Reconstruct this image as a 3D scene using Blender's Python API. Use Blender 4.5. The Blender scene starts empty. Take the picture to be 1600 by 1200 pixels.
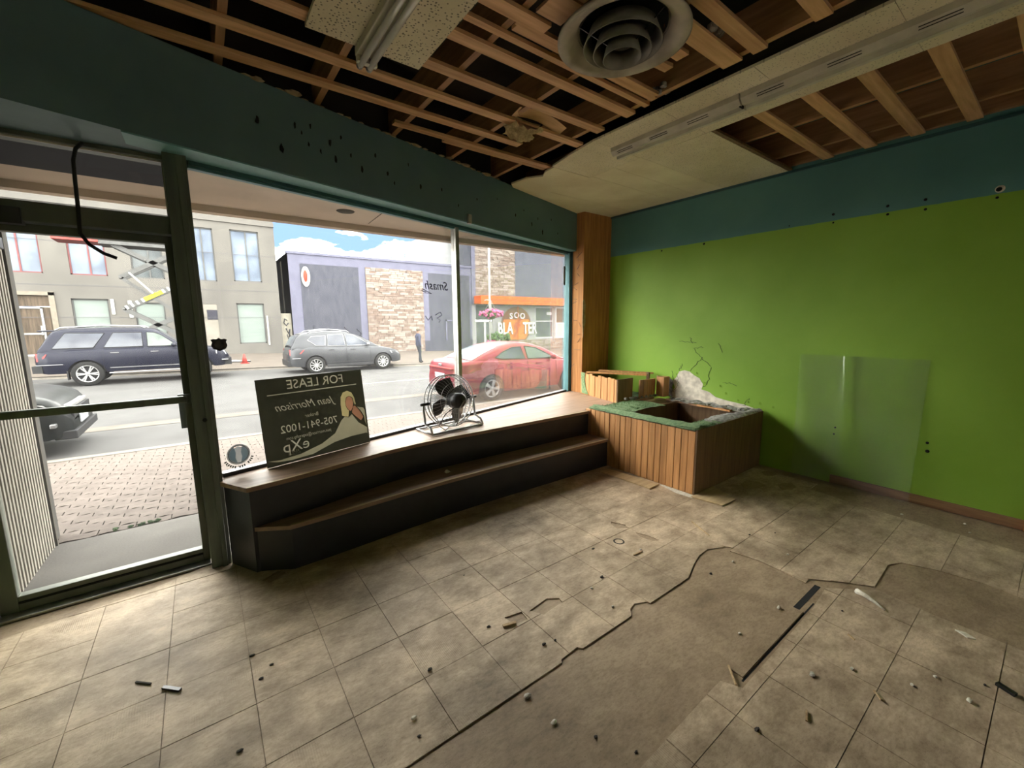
import bpy, bmesh, math, random
from mathutils import Vector, Matrix
random.seed(7)
R=math.radians; PI=math.pi
SC=bpy.context.scene; COL=SC.collection
# ---------------------------------------------------------------- camera
def look_axes(yaw,pitch,roll):
    f=Vector((math.sin(yaw)*math.cos(pitch),math.cos(yaw)*math.cos(pitch),math.sin(pitch)))
    r=Vector((math.cos(yaw),-math.sin(yaw),0)); u=r.cross(f)
    return f, r*math.cos(roll)+u*math.sin(roll), -r*math.sin(roll)+u*math.cos(roll)
cam=bpy.data.cameras.new('camera'); cam_o=bpy.data.objects.new('camera',cam); COL.objects.link(cam_o)
f_,r_,u_=look_axes(R(36.67),R(-8.47),R(-.42))
cam_o.matrix_world=Matrix(((r_.x,u_.x,-f_.x,0),(r_.y,u_.y,-f_.y,0),(r_.z,u_.z,-f_.z,1.557),(0,0,0,1)))
cam.sensor_width=36; cam.lens=649.2/1600*36; cam.clip_start=.02; cam.clip_end=400
SC.camera=cam_o
# ---------------------------------------------------------------- sky, exposure
SKY_STRENGTH=10.5
w=bpy.data.worlds.new('sky'); SC.world=w; w.use_nodes=True
nt=w.node_tree; nt.nodes.clear(); N=nt.nodes.new; L=nt.links.new
o=N('ShaderNodeOutputWorld'); bg=N('ShaderNodeBackground'); bg.inputs[1].default_value=SKY_STRENGTH
tc=N('ShaderNodeTexCoord'); mp=N('ShaderNodeMapping'); mp.inputs['Scale'].default_value=(1,1,3.2); mp.inputs['Location'].default_value=(.35,.1,.22)
n1=N('ShaderNodeTexNoise'); n1.inputs['Scale'].default_value=3.4; n1.inputs['Detail'].default_value=7; n1.inputs['Roughness'].default_value=.55
cr=N('ShaderNodeValToRGB'); cr.color_ramp.elements[0].position=.44; cr.color_ramp.elements[1].position=.56
mx=N('ShaderNodeMix'); mx.data_type='RGBA'
mx.inputs['A'].default_value=(.0107,.0167,.0285,1); mx.inputs['B'].default_value=(.92,.88,.82,1)
L(tc.outputs['Generated'],mp.inputs[0]); L(mp.outputs[0],n1.inputs['Vector']); L(n1.outputs[0],cr.inputs[0]); L(cr.outputs[0],mx.inputs['Factor'])
L(mx.outputs['Result'],bg.inputs[0]); L(bg.outputs[0],o.inputs[0])
SC.view_settings.view_transform='Standard'; SC.view_settings.look='None'; SC.view_settings.gamma=1; SC.view_settings.use_curve_mapping=False
SC.view_settings.exposure=2.35
SC.cycles.max_bounces=10; SC.cycles.diffuse_bounces=6; SC.cycles.transparent_max_bounces=16; SC.cycles.glossy_bounces=4
SC.cycles.use_denoising=True; SC.cycles.sample_clamp_indirect=6; SC.cycles.caustics_reflective=False; SC.cycles.caustics_refractive=False
# ---------------------------------------------------------------- materials
MATS={}; ALBEDO=1.0
def nodes(name):
    m=bpy.data.materials.new(name); m.use_nodes=True; t=m.node_tree; b=t.nodes['Principled BSDF']
    return m,t,b,t.nodes.new,t.links.new
def mat(name,c,rough=.6,metal=0,c2=None,scale=6,var=None,bump=0,bscale=60,stretch=(1,1,1),rand=.0,lo=.35,hi=.65,spec=.5,detail=5,bdist=.01):
    """Procedural: two tones mixed by noise in world space, per-object random value, fine bump."""
    c=tuple(x*ALBEDO for x in c); c2=None if c2 is None else tuple(x*ALBEDO for x in c2)
    m,t,b,N,L=nodes(name)
    geo=N('ShaderNodeNewGeometry'); mp=N('ShaderNodeMapping'); mp.inputs['Scale'].default_value=stretch
    L(geo.outputs['Position'],mp.inputs[0])
    n=N('ShaderNodeTexNoise'); n.inputs['Scale'].default_value=scale; n.inputs['Detail'].default_value=detail; L(mp.outputs[0],n.inputs['Vector'])
    r=N('ShaderNodeValToRGB'); r.color_ramp.elements[0].position=lo; r.color_ramp.elements[1].position=hi
    if c2 is None:
        v=.12 if var is None else var; c2=tuple(x*(1-v) for x in c); c=tuple(min(1,x*(1+v*.6)) for x in c)
    r.color_ramp.elements[0].color=(*c2,1); r.color_ramp.elements[1].color=(*c,1)
    L(n.outputs[0],r.inputs[0]); out=r.outputs[0]
    if rand:
        oi=N('ShaderNodeObjectInfo'); hs=N('ShaderNodeHueSaturation'); mr=N('ShaderNodeMapRange')
        mr.inputs['To Min'].default_value=1-rand; mr.inputs['To Max'].default_value=1+rand*.6
        L(oi.outputs['Random'],mr.inputs[0]); L(mr.outputs[0],hs.inputs['Value']); L(out,hs.inputs['Color']); out=hs.outputs[0]
    L(out,b.inputs['Base Color'])
    b.inputs['Roughness'].default_value=rough; b.inputs['Metallic'].default_value=metal; b.inputs['Specular IOR Level'].default_value=spec
    if bump:
        n2=N('ShaderNodeTexNoise'); n2.inputs['Scale'].default_value=bscale; n2.inputs['Detail'].default_value=4; L(mp.outputs[0],n2.inputs['Vector'])
        bp=N('ShaderNodeBump'); bp.inputs['Strength'].default_value=bump; bp.inputs['Distance'].default_value=bdist
        L(n2.outputs[0],bp.inputs['Height']); L(bp.outputs[0],b.inputs['Normal'])
    MATS[name]=m; return m
def wood(name,c,c2,axis=0,rough=.55,rand=.12,k=1,spec=.4):
    s=[14*k,14*k,14*k]; s[axis]=1.1*k
    return mat(name,c,rough,0,c2,scale=2.2,stretch=tuple(s),rand=rand,bump=.15,bscale=5,lo=.3,hi=.7,spec=spec,bdist=.004)
W_=wood
wood('strap_x',(.78,.48,.26),(.52,.28,.13),0); wood('joist_y',(.50,.28,.14),(.30,.15,.065),1); wood('ply_x',(.76,.48,.26),(.56,.32,.15),0)
wood('plank_z',(.60,.31,.125),(.36,.165,.06),2,rough=.45,rand=.18); wood('plank_light_z',(.62,.31,.125),(.40,.18,.065),2,rough=.5,rand=.16)
wood('tread_x',(.33,.215,.145),(.19,.115,.075),0,rough=.48,spec=.4); wood('panel_dark',(.21,.125,.062),(.12,.066,.031),2,rough=.5); wood('board_floor',(.50,.37,.21),(.34,.24,.13),0)
wood('base_wood',(.33,.18,.09),(.18,.09,.045),1); wood('pillar_wood',(.56,.26,.085),(.35,.15,.05),2,rough=.75)
mat('riser_paint',(.012,.013,.018),.38,c2=(.018,.019,.024),scale=9,bump=.05)
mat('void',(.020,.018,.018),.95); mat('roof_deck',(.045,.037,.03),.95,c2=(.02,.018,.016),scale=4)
mat('plaster_bare',(.78,.71,.60),.9,c2=(.50,.44,.36),scale=14,bump=.5,bscale=45); mat('concrete_rim',(.42,.40,.37),.95,c2=(.16,.15,.14),scale=28,bump=.8,bscale=60)
mat('crack',(.05,.07,.02),.9); mat('hole',(.006,.006,.006),.9); mat('turf',(.25,.34,.17),.95,c2=(.12,.22,.10),scale=40,bump=.9,bscale=220,rand=.15)
mat('soil',(.02,.02,.014),1,c2=(.09,.20,.09)); mat('aluminium',(.46,.45,.42),.38,.85,c2=(.30,.29,.27),scale=12); mat('white_metal',(.64,.60,.50),.45,c2=(.50,.465,.385),scale=7)
mat('tube_glass',(.74,.73,.67),.18,c2=(.62,.61,.56),scale=5); mat('dark_metal',(.045,.045,.048),.4,.4); mat('chrome',(.36,.36,.36),.42,1); mat('steel_grey',(.30,.30,.31),.35,.8)
mat('black_plastic',(.010,.010,.011),.45); mat('rubber',(.009,.009,.009),.8,spec=.05); mat('cable',(.015,.015,.016),.6)
mat('door_paint',(.085,.100,.080),.5,c2=(.13,.138,.108),scale=7,stretch=(1,1,.4),bump=.08); mat('post_paint',(.13,.155,.12),.5,c2=(.08,.095,.078),scale=6,stretch=(3,3,.4))
mat('insulation',(.62,.50,.27),1,c2=(.36,.27,.13),scale=30,bump=1,bscale=70); mat('torn_paper',(.46,.36,.23),.95,c2=(.28,.20,.12),scale=22,bump=.4)
mat('debris_pale',(.70,.66,.56),.9,c2=(.52,.47,.38),scale=60,rand=.2); mat('debris_dark',(.035,.028,.020),.9,rand=.3); mat('debris_wood',(.50,.36,.20),.8,c2=(.34,.22,.11),scale=60,rand=.2)
mat('duct',(.27,.25,.21),.55,c2=(.12,.11,.09),scale=6,bump=.1); mat('duct_inner',(.13,.135,.11),.4,.3); mat('vent_rim',(.52,.47,.39),.6,c2=(.27,.235,.185),scale=5)
# outside (albedos lowered so the bright sky does not blow them out)
ALBEDO=.86
mat('asphalt',(.046,.045,.0445),.9,c2=(.037,.036,.0355),scale=1.6,bump=.05,bscale=20,detail=8,spec=.06); mat('asphalt_lane',(.050,.048,.047),.9,c2=(.040,.039,.038),scale=2.5,bump=.05,bscale=20,detail=8,spec=.06)
mat('kerb',(.11,.098,.086),.85,c2=(.085,.077,.067),scale=4,spec=.06); mat('gutter',(.074,.064,.055),.9,c2=(.056,.05,.043),scale=3,spec=.06); mat('apron',(.085,.080,.073),.9,c2=(.066,.062,.057),scale=3,bump=.2,spec=.06)
mat('paver',(.078,.065,.058),.9,c2=(.058,.048,.042),scale=18,rand=.14,bump=.3,bscale=90,spec=.06); mat('paver_joint',(.036,.031,.026),.95,spec=.06)
mat('walk_far',(.062,.053,.045),.9,c2=(.051,.043,.037),scale=1.2,spec=.06); mat('line_paint',(.12,.118,.113),.8,spec=.06)
mat('concrete_wall',(.070,.066,.060),.9,c2=(.054,.051,.047),scale=.8,stretch=(1,1,.45),bump=.15,bscale=20,detail=8,spec=.06); mat('concrete_trim',(.100,.088,.072),.9,spec=.06); mat('concrete_pale',(.115,.106,.092),.9,c2=(.095,.088,.076),scale=2,spec=.06)
mat('lavender',(.062,.062,.085),.8,c2=(.052,.052,.072),scale=3,spec=.06); mat('navy_panel',(.024,.025,.033),.6,c2=(.032,.033,.041),scale=5,stretch=(1,1,.3),spec=.06); mat('navy_gloss',(.028,.030,.040),.25,c2=(.038,.040,.05),scale=2,spec=.06)
mat('stone_mix',(.135,.112,.096),.9,c2=(.060,.046,.039),scale=4.2,stretch=(1.2,1,5),detail=3,bump=.2,bscale=15,spec=.06); mat('stone_a',(.135,.116,.102),.9,c2=(.11,.092,.08),scale=5,spec=.06); mat('stone_b',(.11,.088,.074),.9,c2=(.07,.054,.046),scale=5,spec=.06); mat('stone_c',(.090,.068,.056),.9,c2=(.068,.05,.042),scale=5,spec=.06); mat('mortar',(.05,.042,.037),.95,spec=.06)
mat('orange',(.25,.045,.008),.5,c2=(.22,.037,.006),scale=2,spec=.06); mat('orange_dark',(.14,.035,.010),.6,spec=.06); mat('red_frame',(.085,.032,.033),.6,spec=.06); mat('white_paint',(.20,.20,.195),.55,spec=.06); mat('pale_wall',(.115,.115,.118),.7,spec=.06)
mat('glass_far',(.030,.034,.036),.08,c2=(.05,.056,.058),scale=.9,spec=.1); mat('glass_blind',(.098,.113,.105),.25,c2=(.085,.10,.093),scale=1.2,stretch=(1,1,6),spec=.06); mat('glass_sky',(.085,.100,.125),.12,c2=(.05,.06,.078),scale=1.1,spec=.06)  # the sky panes carry a pale sky reflection in their colour
mat('brown_curtain',(.06,.045,.032),.6,c2=(.03,.023,.017),scale=3,stretch=(6,1,.4),spec=.06); mat('graffiti',(.018,.018,.024),.7,spec=.06); mat('side_wall',(.05,.049,.052),.9,spec=.06); mat('cream_wall',(.12,.112,.092),.9,spec=.06)
mat('sign_brown',(.075,.037,.025),.6,spec=.06); mat('sign_orange',(.21,.068,.018),.6,spec=.06); mat('sign_red',(.14,.026,.016),.6,spec=.06); mat('sign_white',(.25,.245,.235),.6,spec=.06)
mat('flower_pink',(.20,.028,.085),.8,c2=(.26,.07,.13),scale=12,rand=.3,spec=.06); mat('leaf',(.035,.06,.024),.8,c2=(.022,.04,.018),scale=12,spec=.06); mat('grey_planter',(.075,.07,.066),.8,spec=.06)
mat('lift_grey',(.055,.055,.054),.55,c2=(.042,.042,.041),scale=4,spec=.06); mat('lift_red',(.19,.03,.026),.5,spec=.06); mat('hazard_yellow',(.22,.19,.02),.6,spec=.06)
def carpaint(n,c,metal=.25,rough=.22):
    m,t,b,N,L=nodes(n); b.inputs['Base Color'].default_value=(*[x*ALBEDO for x in c],1); b.inputs['Metallic'].default_value=metal; b.inputs['Roughness'].default_value=rough
    b.inputs['Specular IOR Level'].default_value=.12
    g=N('ShaderNodeNewGeometry'); n_=N('ShaderNodeTexNoise'); n_.inputs['Scale'].default_value=2.5; n_.inputs['Detail'].default_value=4; L(g.outputs['Position'],n_.inputs['Vector'])
    mr=N('ShaderNodeMapRange'); mr.inputs['To Min'].default_value=rough; mr.inputs['To Max'].default_value=rough+.2; L(n_.outputs[0],mr.inputs[0]); L(mr.outputs[0],b.inputs['Roughness']); MATS[n]=m
carpaint('paint_navy',(.006,.0065,.012)); carpaint('paint_grey',(.030,.031,.034),.5); carpaint('paint_red',(.088,.0045,.010)); carpaint('paint_black',(.006,.007,.007))
mat('car_glass',(.022,.024,.032),.06,c2=(.045,.05,.06),scale=1.5,spec=.12); mat('car_glass_pale',(.075,.09,.08),.08,c2=(.04,.05,.045),scale=3,spec=.12); mat('car_trim',(.015,.015,.016),.5,spec=.06); mat('silver',(.2,.2,.205),.3,.8,spec=.06); mat('alloy',(.26,.26,.26),.32,.7,spec=.06)
mat('tail_red',(.16,.02,.02),.25,spec=.06); mat('lamp_clear',(.24,.24,.24),.12,spec=.06); mat('plate_white',(.2,.21,.22),.5,spec=.06)
mat('skin',(.11,.065,.048),.6,spec=.06); mat('hair_pale',(.045,.036,.028),.8,spec=.06)
ALBEDO=1.0
# sign / stickers
mat('sign_board',(.058,.058,.044),.45,c2=(.050,.050,.039),scale=5,spec=.06); mat('sign_ink',(.88,.87,.80),.5,spec=.06); mat('sign_edge',(.62,.62,.6),.4,spec=.06); mat('portrait_hair',(.80,.72,.46),.6,c2=(.68,.60,.36),scale=60,spec=.06); mat('portrait_skin',(.66,.44,.34),.6,c2=(.55,.34,.25),scale=30,spec=.06); mat('portrait_coat',(.78,.76,.64),.6,c2=(.66,.64,.53),scale=25,spec=.06); mat('portrait_dark',(.05,.045,.045),.6,spec=.06)
mat('sticker_white',(.80,.82,.82),.5,c2=(.7,.72,.72),spec=.06); mat('sticker_blue',(.30,.40,.45),.5,c2=(.42,.50,.54),scale=40,spec=.06); mat('sticker_grey',(.22,.22,.23),.5,c2=(.2,.2,.21),spec=.06); mat('decal_dark',(.06,.055,.05),.6,c2=(.10,.095,.085),scale=70,spec=.06)
mat('soffit_beige',(.56,.46,.37),.8,c2=(.50,.41,.33),scale=2,bump=.05,spec=.06); mat('soffit_dark',(.032,.032,.036),.7,spec=.06); mat('flute_pale',(.25,.228,.195),.7,c2=(.20,.182,.155),scale=3,spec=.06); mat('flute_dark',(.06,.054,.045),.8,spec=.06)
mat('fill_yard',(.50,.47,.42),.9,c2=(.40,.375,.335),scale=2,spec=.1); mat('back_wall',(.62,.58,.48),.8,spec=.06); mat('side_green',(.16,.24,.06),.7,spec=.06)
# two-colour painted wall: green below, teal band above (a paint line at a fixed height)
def paint_wall(name,split=True):
    m,t,b,N,L=nodes(name); g=N('ShaderNodeNewGeometry'); sx=N('ShaderNodeSeparateXYZ'); L(g.outputs['Position'],sx.inputs[0])
    n=N('ShaderNodeTexNoise'); n.inputs['Scale'].default_value=2.2; n.inputs['Detail'].default_value=8; L(g.outputs['Position'],n.inputs['Vector'])
    def two(a,bb):
        r=N('ShaderNodeValToRGB'); r.color_ramp.elements[0].position=.3; r.color_ramp.elements[1].position=.7; r.color_ramp.elements[0].color=(*a,1); r.color_ramp.elements[1].color=(*bb,1); L(n.outputs[0],r.inputs[0]); return r.outputs[0]
    teal=two((.090,.235,.228),(.118,.275,.262))
    if split:
        green=two((.215,.385,.036),(.248,.425,.050))
        n2=N('ShaderNodeTexNoise'); n2.inputs['Scale'].default_value=9; L(g.outputs['Position'],n2.inputs['Vector'])
        ma=N('ShaderNodeMath'); ma.operation='MULTIPLY_ADD'; ma.inputs[1].default_value=.012; L(n2.outputs[0],ma.inputs[0]); L(sx.outputs['Z'],ma.inputs[2])
        gt=N('ShaderNodeMath'); gt.operation='GREATER_THAN'; gt.inputs[1].default_value=2.466; L(ma.outputs[0],gt.inputs[0])
        mx=N('ShaderNodeMix'); mx.data_type='RGBA'; L(gt.outputs[0],mx.inputs['Factor']); L(green,mx.inputs['A']); L(teal,mx.inputs['B']); L(mx.outputs['Result'],b.inputs['Base Color'])
    else: L(teal,b.inputs['Base Color'])
    b.inputs['Roughness'].default_value=.55; b.inputs['Specular IOR Level'].default_value=.3
    n3=N('ShaderNodeTexNoise'); n3.inputs['Scale'].default_value=14; n3.inputs['Detail'].default_value=8; L(g.outputs['Position'],n3.inputs['Vector'])
    bp=N('ShaderNodeBump'); bp.inputs['Strength'].default_value=.25; bp.inputs['Distance'].default_value=.008; L(n3.outputs[0],bp.inputs['Height']); L(bp.outputs[0],b.inputs['Normal']); MATS[name]=m
paint_wall('wall_green_teal'); mat('wall_teal',(.125,.210,.235),.5,c2=(.105,.180,.205),scale=2.5,detail=8,bump=.2,bscale=14,spec=.3)
mat('teal_daylit',(.20,.42,.43),.5,c2=(.16,.35,.37),scale=3); mat('teal_dark',(.034,.105,.120),.5,c2=(.028,.088,.100),scale=3); mat('teal_light',(.10,.26,.28),.5,c2=(.085,.22,.24),scale=3)
# floor tile: worn beige vinyl tile, adhesive ridges, dark smears
def tile_mat(name,ca,cb,smear,rnd,ridges):
    m,t,b,N,L=nodes(name); g=N('ShaderNodeNewGeometry'); P=g.outputs['Position']
    def noise(s,d=6,st=None,rough=.6):
        n=N('ShaderNodeTexNoise'); n.inputs['Scale'].default_value=s; n.inputs['Detail'].default_value=d; n.inputs['Roughness'].default_value=rough
        if st: mp=N('ShaderNodeMapping'); mp.inputs['Scale'].default_value=st; mp.inputs['Rotation'].default_value=(0,0,.35); L(P,mp.inputs[0]); L(mp.outputs[0],n.inputs['Vector'])
        else: L(P,n.inputs['Vector'])
        return n.outputs[0]
    def ramp(x,a,b_,lo,hi):
        r=N('ShaderNodeValToRGB'); r.color_ramp.elements[0].position=lo; r.color_ramp.elements[1].position=hi; r.color_ramp.elements[0].color=(*a,1); r.color_ramp.elements[1].color=(*b_,1); L(x,r.inputs[0]); return r.outputs[0]
    def mul(A,B,f=1):
        x=N('ShaderNodeMix'); x.data_type='RGBA'; x.blend_type='MULTIPLY'; x.inputs['Factor'].default_value=f; L(A,x.inputs['A']); L(B,x.inputs['B']); return x.outputs['Result']
    c=ramp(noise(5,9,(1,1.6,1),.68),cb,ca,.36,.62)
    c=mul(c,ramp(noise(1.3,6),(smear,smear*.97,smear*.92),(1,1,1),.36,.58))
    c=mul(c,ramp(noise(34,5,(1,2.4,1),.7),(.70,.68,.64),(1,1,1),.34,.56),.75)
    c=mul(c,ramp(noise(150,2),(.45,.4,.35),(1,1,1),.27,.33),.8)
    oi=N('ShaderNodeObjectInfo'); mr=N('ShaderNodeMapRange'); mr.inputs['To Min'].default_value=1-rnd; mr.inputs['To Max'].default_value=1+rnd; L(oi.outputs['Random'],mr.inputs[0])
    hs=N('ShaderNodeHueSaturation'); L(mr.outputs[0],hs.inputs['Value']); L(c,hs.inputs['Color']); L(hs.outputs[0],b.inputs['Base Color'])
    b.inputs['Roughness'].default_value=.62; b.inputs['Specular IOR Level'].default_value=.35
    bp=N('ShaderNodeBump'); bp.inputs['Strength'].default_value=.5; bp.inputs['Distance'].default_value=.006; L(noise(22,8),bp.inputs['Height']); last=bp
    if ridges:
        wv=N('ShaderNodeTexWave'); wv.inputs['Scale'].default_value=38; wv.inputs['Distortion'].default_value=7; wv.inputs['Detail'].default_value=1; wv.inputs['Detail Scale'].default_value=.12; L(P,wv.inputs['Vector'])
        mk=ramp(noise(1.9,3),(0,0,0),(1,1,1),.56,.68); ml=N('ShaderNodeMath'); ml.operation='MULTIPLY'; L(wv.outputs['Fac'],ml.inputs[0]); L(mk,ml.inputs[1])
        b2=N('ShaderNodeBump'); b2.inputs['Strength'].default_value=.28; b2.inputs['Distance'].default_value=.003; L(ml.outputs[0],b2.inputs['Height']); L(bp.outputs[0],b2.inputs['Normal']); last=b2
    L(last.outputs[0],b.inputs['Normal']); MATS[name]=m
tile_mat('floor_tile',(.65,.505,.355),(.355,.262,.173),.55,.07,True); tile_mat('underlay',(.41,.305,.20),(.28,.20,.128),.7,.0,False)
# perforated acoustic tile
def acoustic(name,c,s,dark,thr):
    m,t,b,N,L=nodes(name); g=N('ShaderNodeNewGeometry'); v=N('ShaderNodeTexVoronoi'); v.inputs['Scale'].default_value=s; v.inputs['Randomness'].default_value=.75; L(g.outputs['Position'],v.inputs['Vector'])
    mp=N('ShaderNodeMapping'); mp.inputs['Scale'].default_value=(1,1,0); L(g.outputs['Position'],mp.inputs[0]); L(mp.outputs[0],v.inputs['Vector'])
    r=N('ShaderNodeValToRGB'); r.color_ramp.elements[0].position=thr; r.color_ramp.elements[1].position=thr+.08; r.color_ramp.elements[0].color=(*[x*dark for x in c],1); r.color_ramp.elements[1].color=(*c,1)
    L(v.outputs['Distance'],r.inputs[0])
    n=N('ShaderNodeTexNoise'); n.inputs['Scale'].default_value=2.5; n.inputs['Detail'].default_value=6; L(g.outputs['Position'],n.inputs['Vector'])
    r2=N('ShaderNodeValToRGB'); r2.color_ramp.elements[0].position=.3; r2.color_ramp.elements[1].position=.7; r2.color_ramp.elements[0].color=(.82,.79,.72,1); r2.color_ramp.elements[1].color=(1,1,1,1); L(n.outputs[0],r2.inputs[0])
    x=N('ShaderNodeMix'); x.data_type='RGBA'; x.blend_type='MULTIPLY'; x.inputs['Factor'].default_value=1; L(r.outputs[0],x.inputs['A']); L(r2.outputs[0],x.inputs['B']); L(x.outputs['Result'],b.inputs['Base Color'])
    b.inputs['Roughness'].default_value=.9; bp=N('ShaderNodeBump'); bp.inputs['Strength'].default_value=.3; bp.inputs['Distance'].default_value=.003; L(v.outputs['Distance'],bp.inputs['Height']); L(bp.outputs[0],b.inputs['Normal']); MATS[name]=m
acoustic('acoustic_dots',(.80,.73,.57),62,.28,.27); acoustic('acoustic_fine',(.82,.75,.58),75,.55,.22); acoustic('acoustic_plain',(.86,.785,.60),70,.86,.2)
# glass: clear pane with fresnel reflection and a thin film of dust
def pane_mat(name,dust,tint=(.96,.98,.97),film='ShaderNodeBsdfTranslucent'):
    m=bpy.data.materials.new(name); m.use_nodes=True; t=m.node_tree; t.nodes.clear(); N=t.nodes.new; L=t.links.new
    o=N('ShaderNodeOutputMaterial'); tr=N('ShaderNodeBsdfTransparent'); tr.inputs[0].default_value=(*tint,1); gl=N('ShaderNodeBsdfGlossy'); gl.inputs['Roughness'].default_value=.02
    fr=N('ShaderNodeFresnel'); fr.inputs[0].default_value=1.45; m1=N('ShaderNodeMixShader'); fm=N('ShaderNodeMath'); fm.operation='MULTIPLY'; fm.inputs[1].default_value=.5; L(fr.outputs[0],fm.inputs[0]); L(fm.outputs[0],m1.inputs[0]); L(tr.outputs[0],m1.inputs[1]); L(gl.outputs[0],m1.inputs[2])
    df=N(film); df.inputs[0].default_value=(.85,.84,.86,1)
    g=N('ShaderNodeNewGeometry'); mp=N('ShaderNodeMapping'); mp.inputs['Scale'].default_value=(5,5,1.2); L(g.outputs['Position'],mp.inputs[0]); n=N('ShaderNodeTexNoise'); n.inputs['Scale'].default_value=2.2; n.inputs['Detail'].default_value=8; n.inputs['Roughness'].default_value=.65; L(mp.outputs[0],n.inputs['Vector'])
    mr=N('ShaderNodeMapRange'); mr.inputs['From Min'].default_value=.3; mr.inputs['From Max'].default_value=.75; mr.inputs['To Min'].default_value=dust*.5; mr.inputs['To Max'].default_value=dust*1.7; L(n.outputs[0],mr.inputs[0])
    m2=N('ShaderNodeMixShader'); L(mr.outputs[0],m2.inputs[0]); L(m1.outputs[0],m2.inputs[1]); L(df.outputs[0],m2.inputs[2]); L(m2.outputs[0],o.inputs[0]); MATS[name]=m
pane_mat('window_glass',.009); pane_mat('door_glass',.007); pane_mat('plastic_sheet',.055,(.975,.985,.97),'ShaderNodeBsdfDiffuse')
def backlit(name,c):
    m=bpy.data.materials.new(name); m.use_nodes=True; t=m.node_tree; t.nodes.clear(); N=t.nodes.new; L=t.links.new
    o=N('ShaderNodeOutputMaterial'); tr=N('ShaderNodeBsdfTranslucent'); df=N('ShaderNodeBsdfDiffuse'); mx=N('ShaderNodeMixShader'); mx.inputs[0].default_value=.5
    g=N('ShaderNodeNewGeometry'); n=N('ShaderNodeTexNoise'); n.inputs['Scale'].default_value=9; L(g.outputs['Position'],n.inputs['Vector'])
    r=N('ShaderNodeValToRGB'); r.color_ramp.elements[0].color=(*[x*.85 for x in c],1); r.color_ramp.elements[1].color=(*c,1); L(n.outputs[0],r.inputs[0])
    for s in (tr,df): L(r.outputs[0],s.inputs[0])
    L(tr.outputs[0],mx.inputs[1]); L(df.outputs[0],mx.inputs[2]); L(mx.outputs[0],o.inputs[0]); MATS[name]=m
for _n,_c in (('sign_board',(.15,.15,.122)),('sign_ink',(.62,.60,.52)),('portrait_hair',(.60,.55,.38)),('portrait_skin',(.56,.38,.29)),('portrait_shade',(.50,.34,.26)),('portrait_coat',(.50,.48,.39)),('portrait_dark',(.06,.05,.05)),('sticker_white',(.62,.62,.62)),('sticker_blue',(.30,.36,.39)),('sticker_grey',(.16,.165,.17)),('decal_dark',(.055,.05,.045))): backlit(_n,_c)
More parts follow.
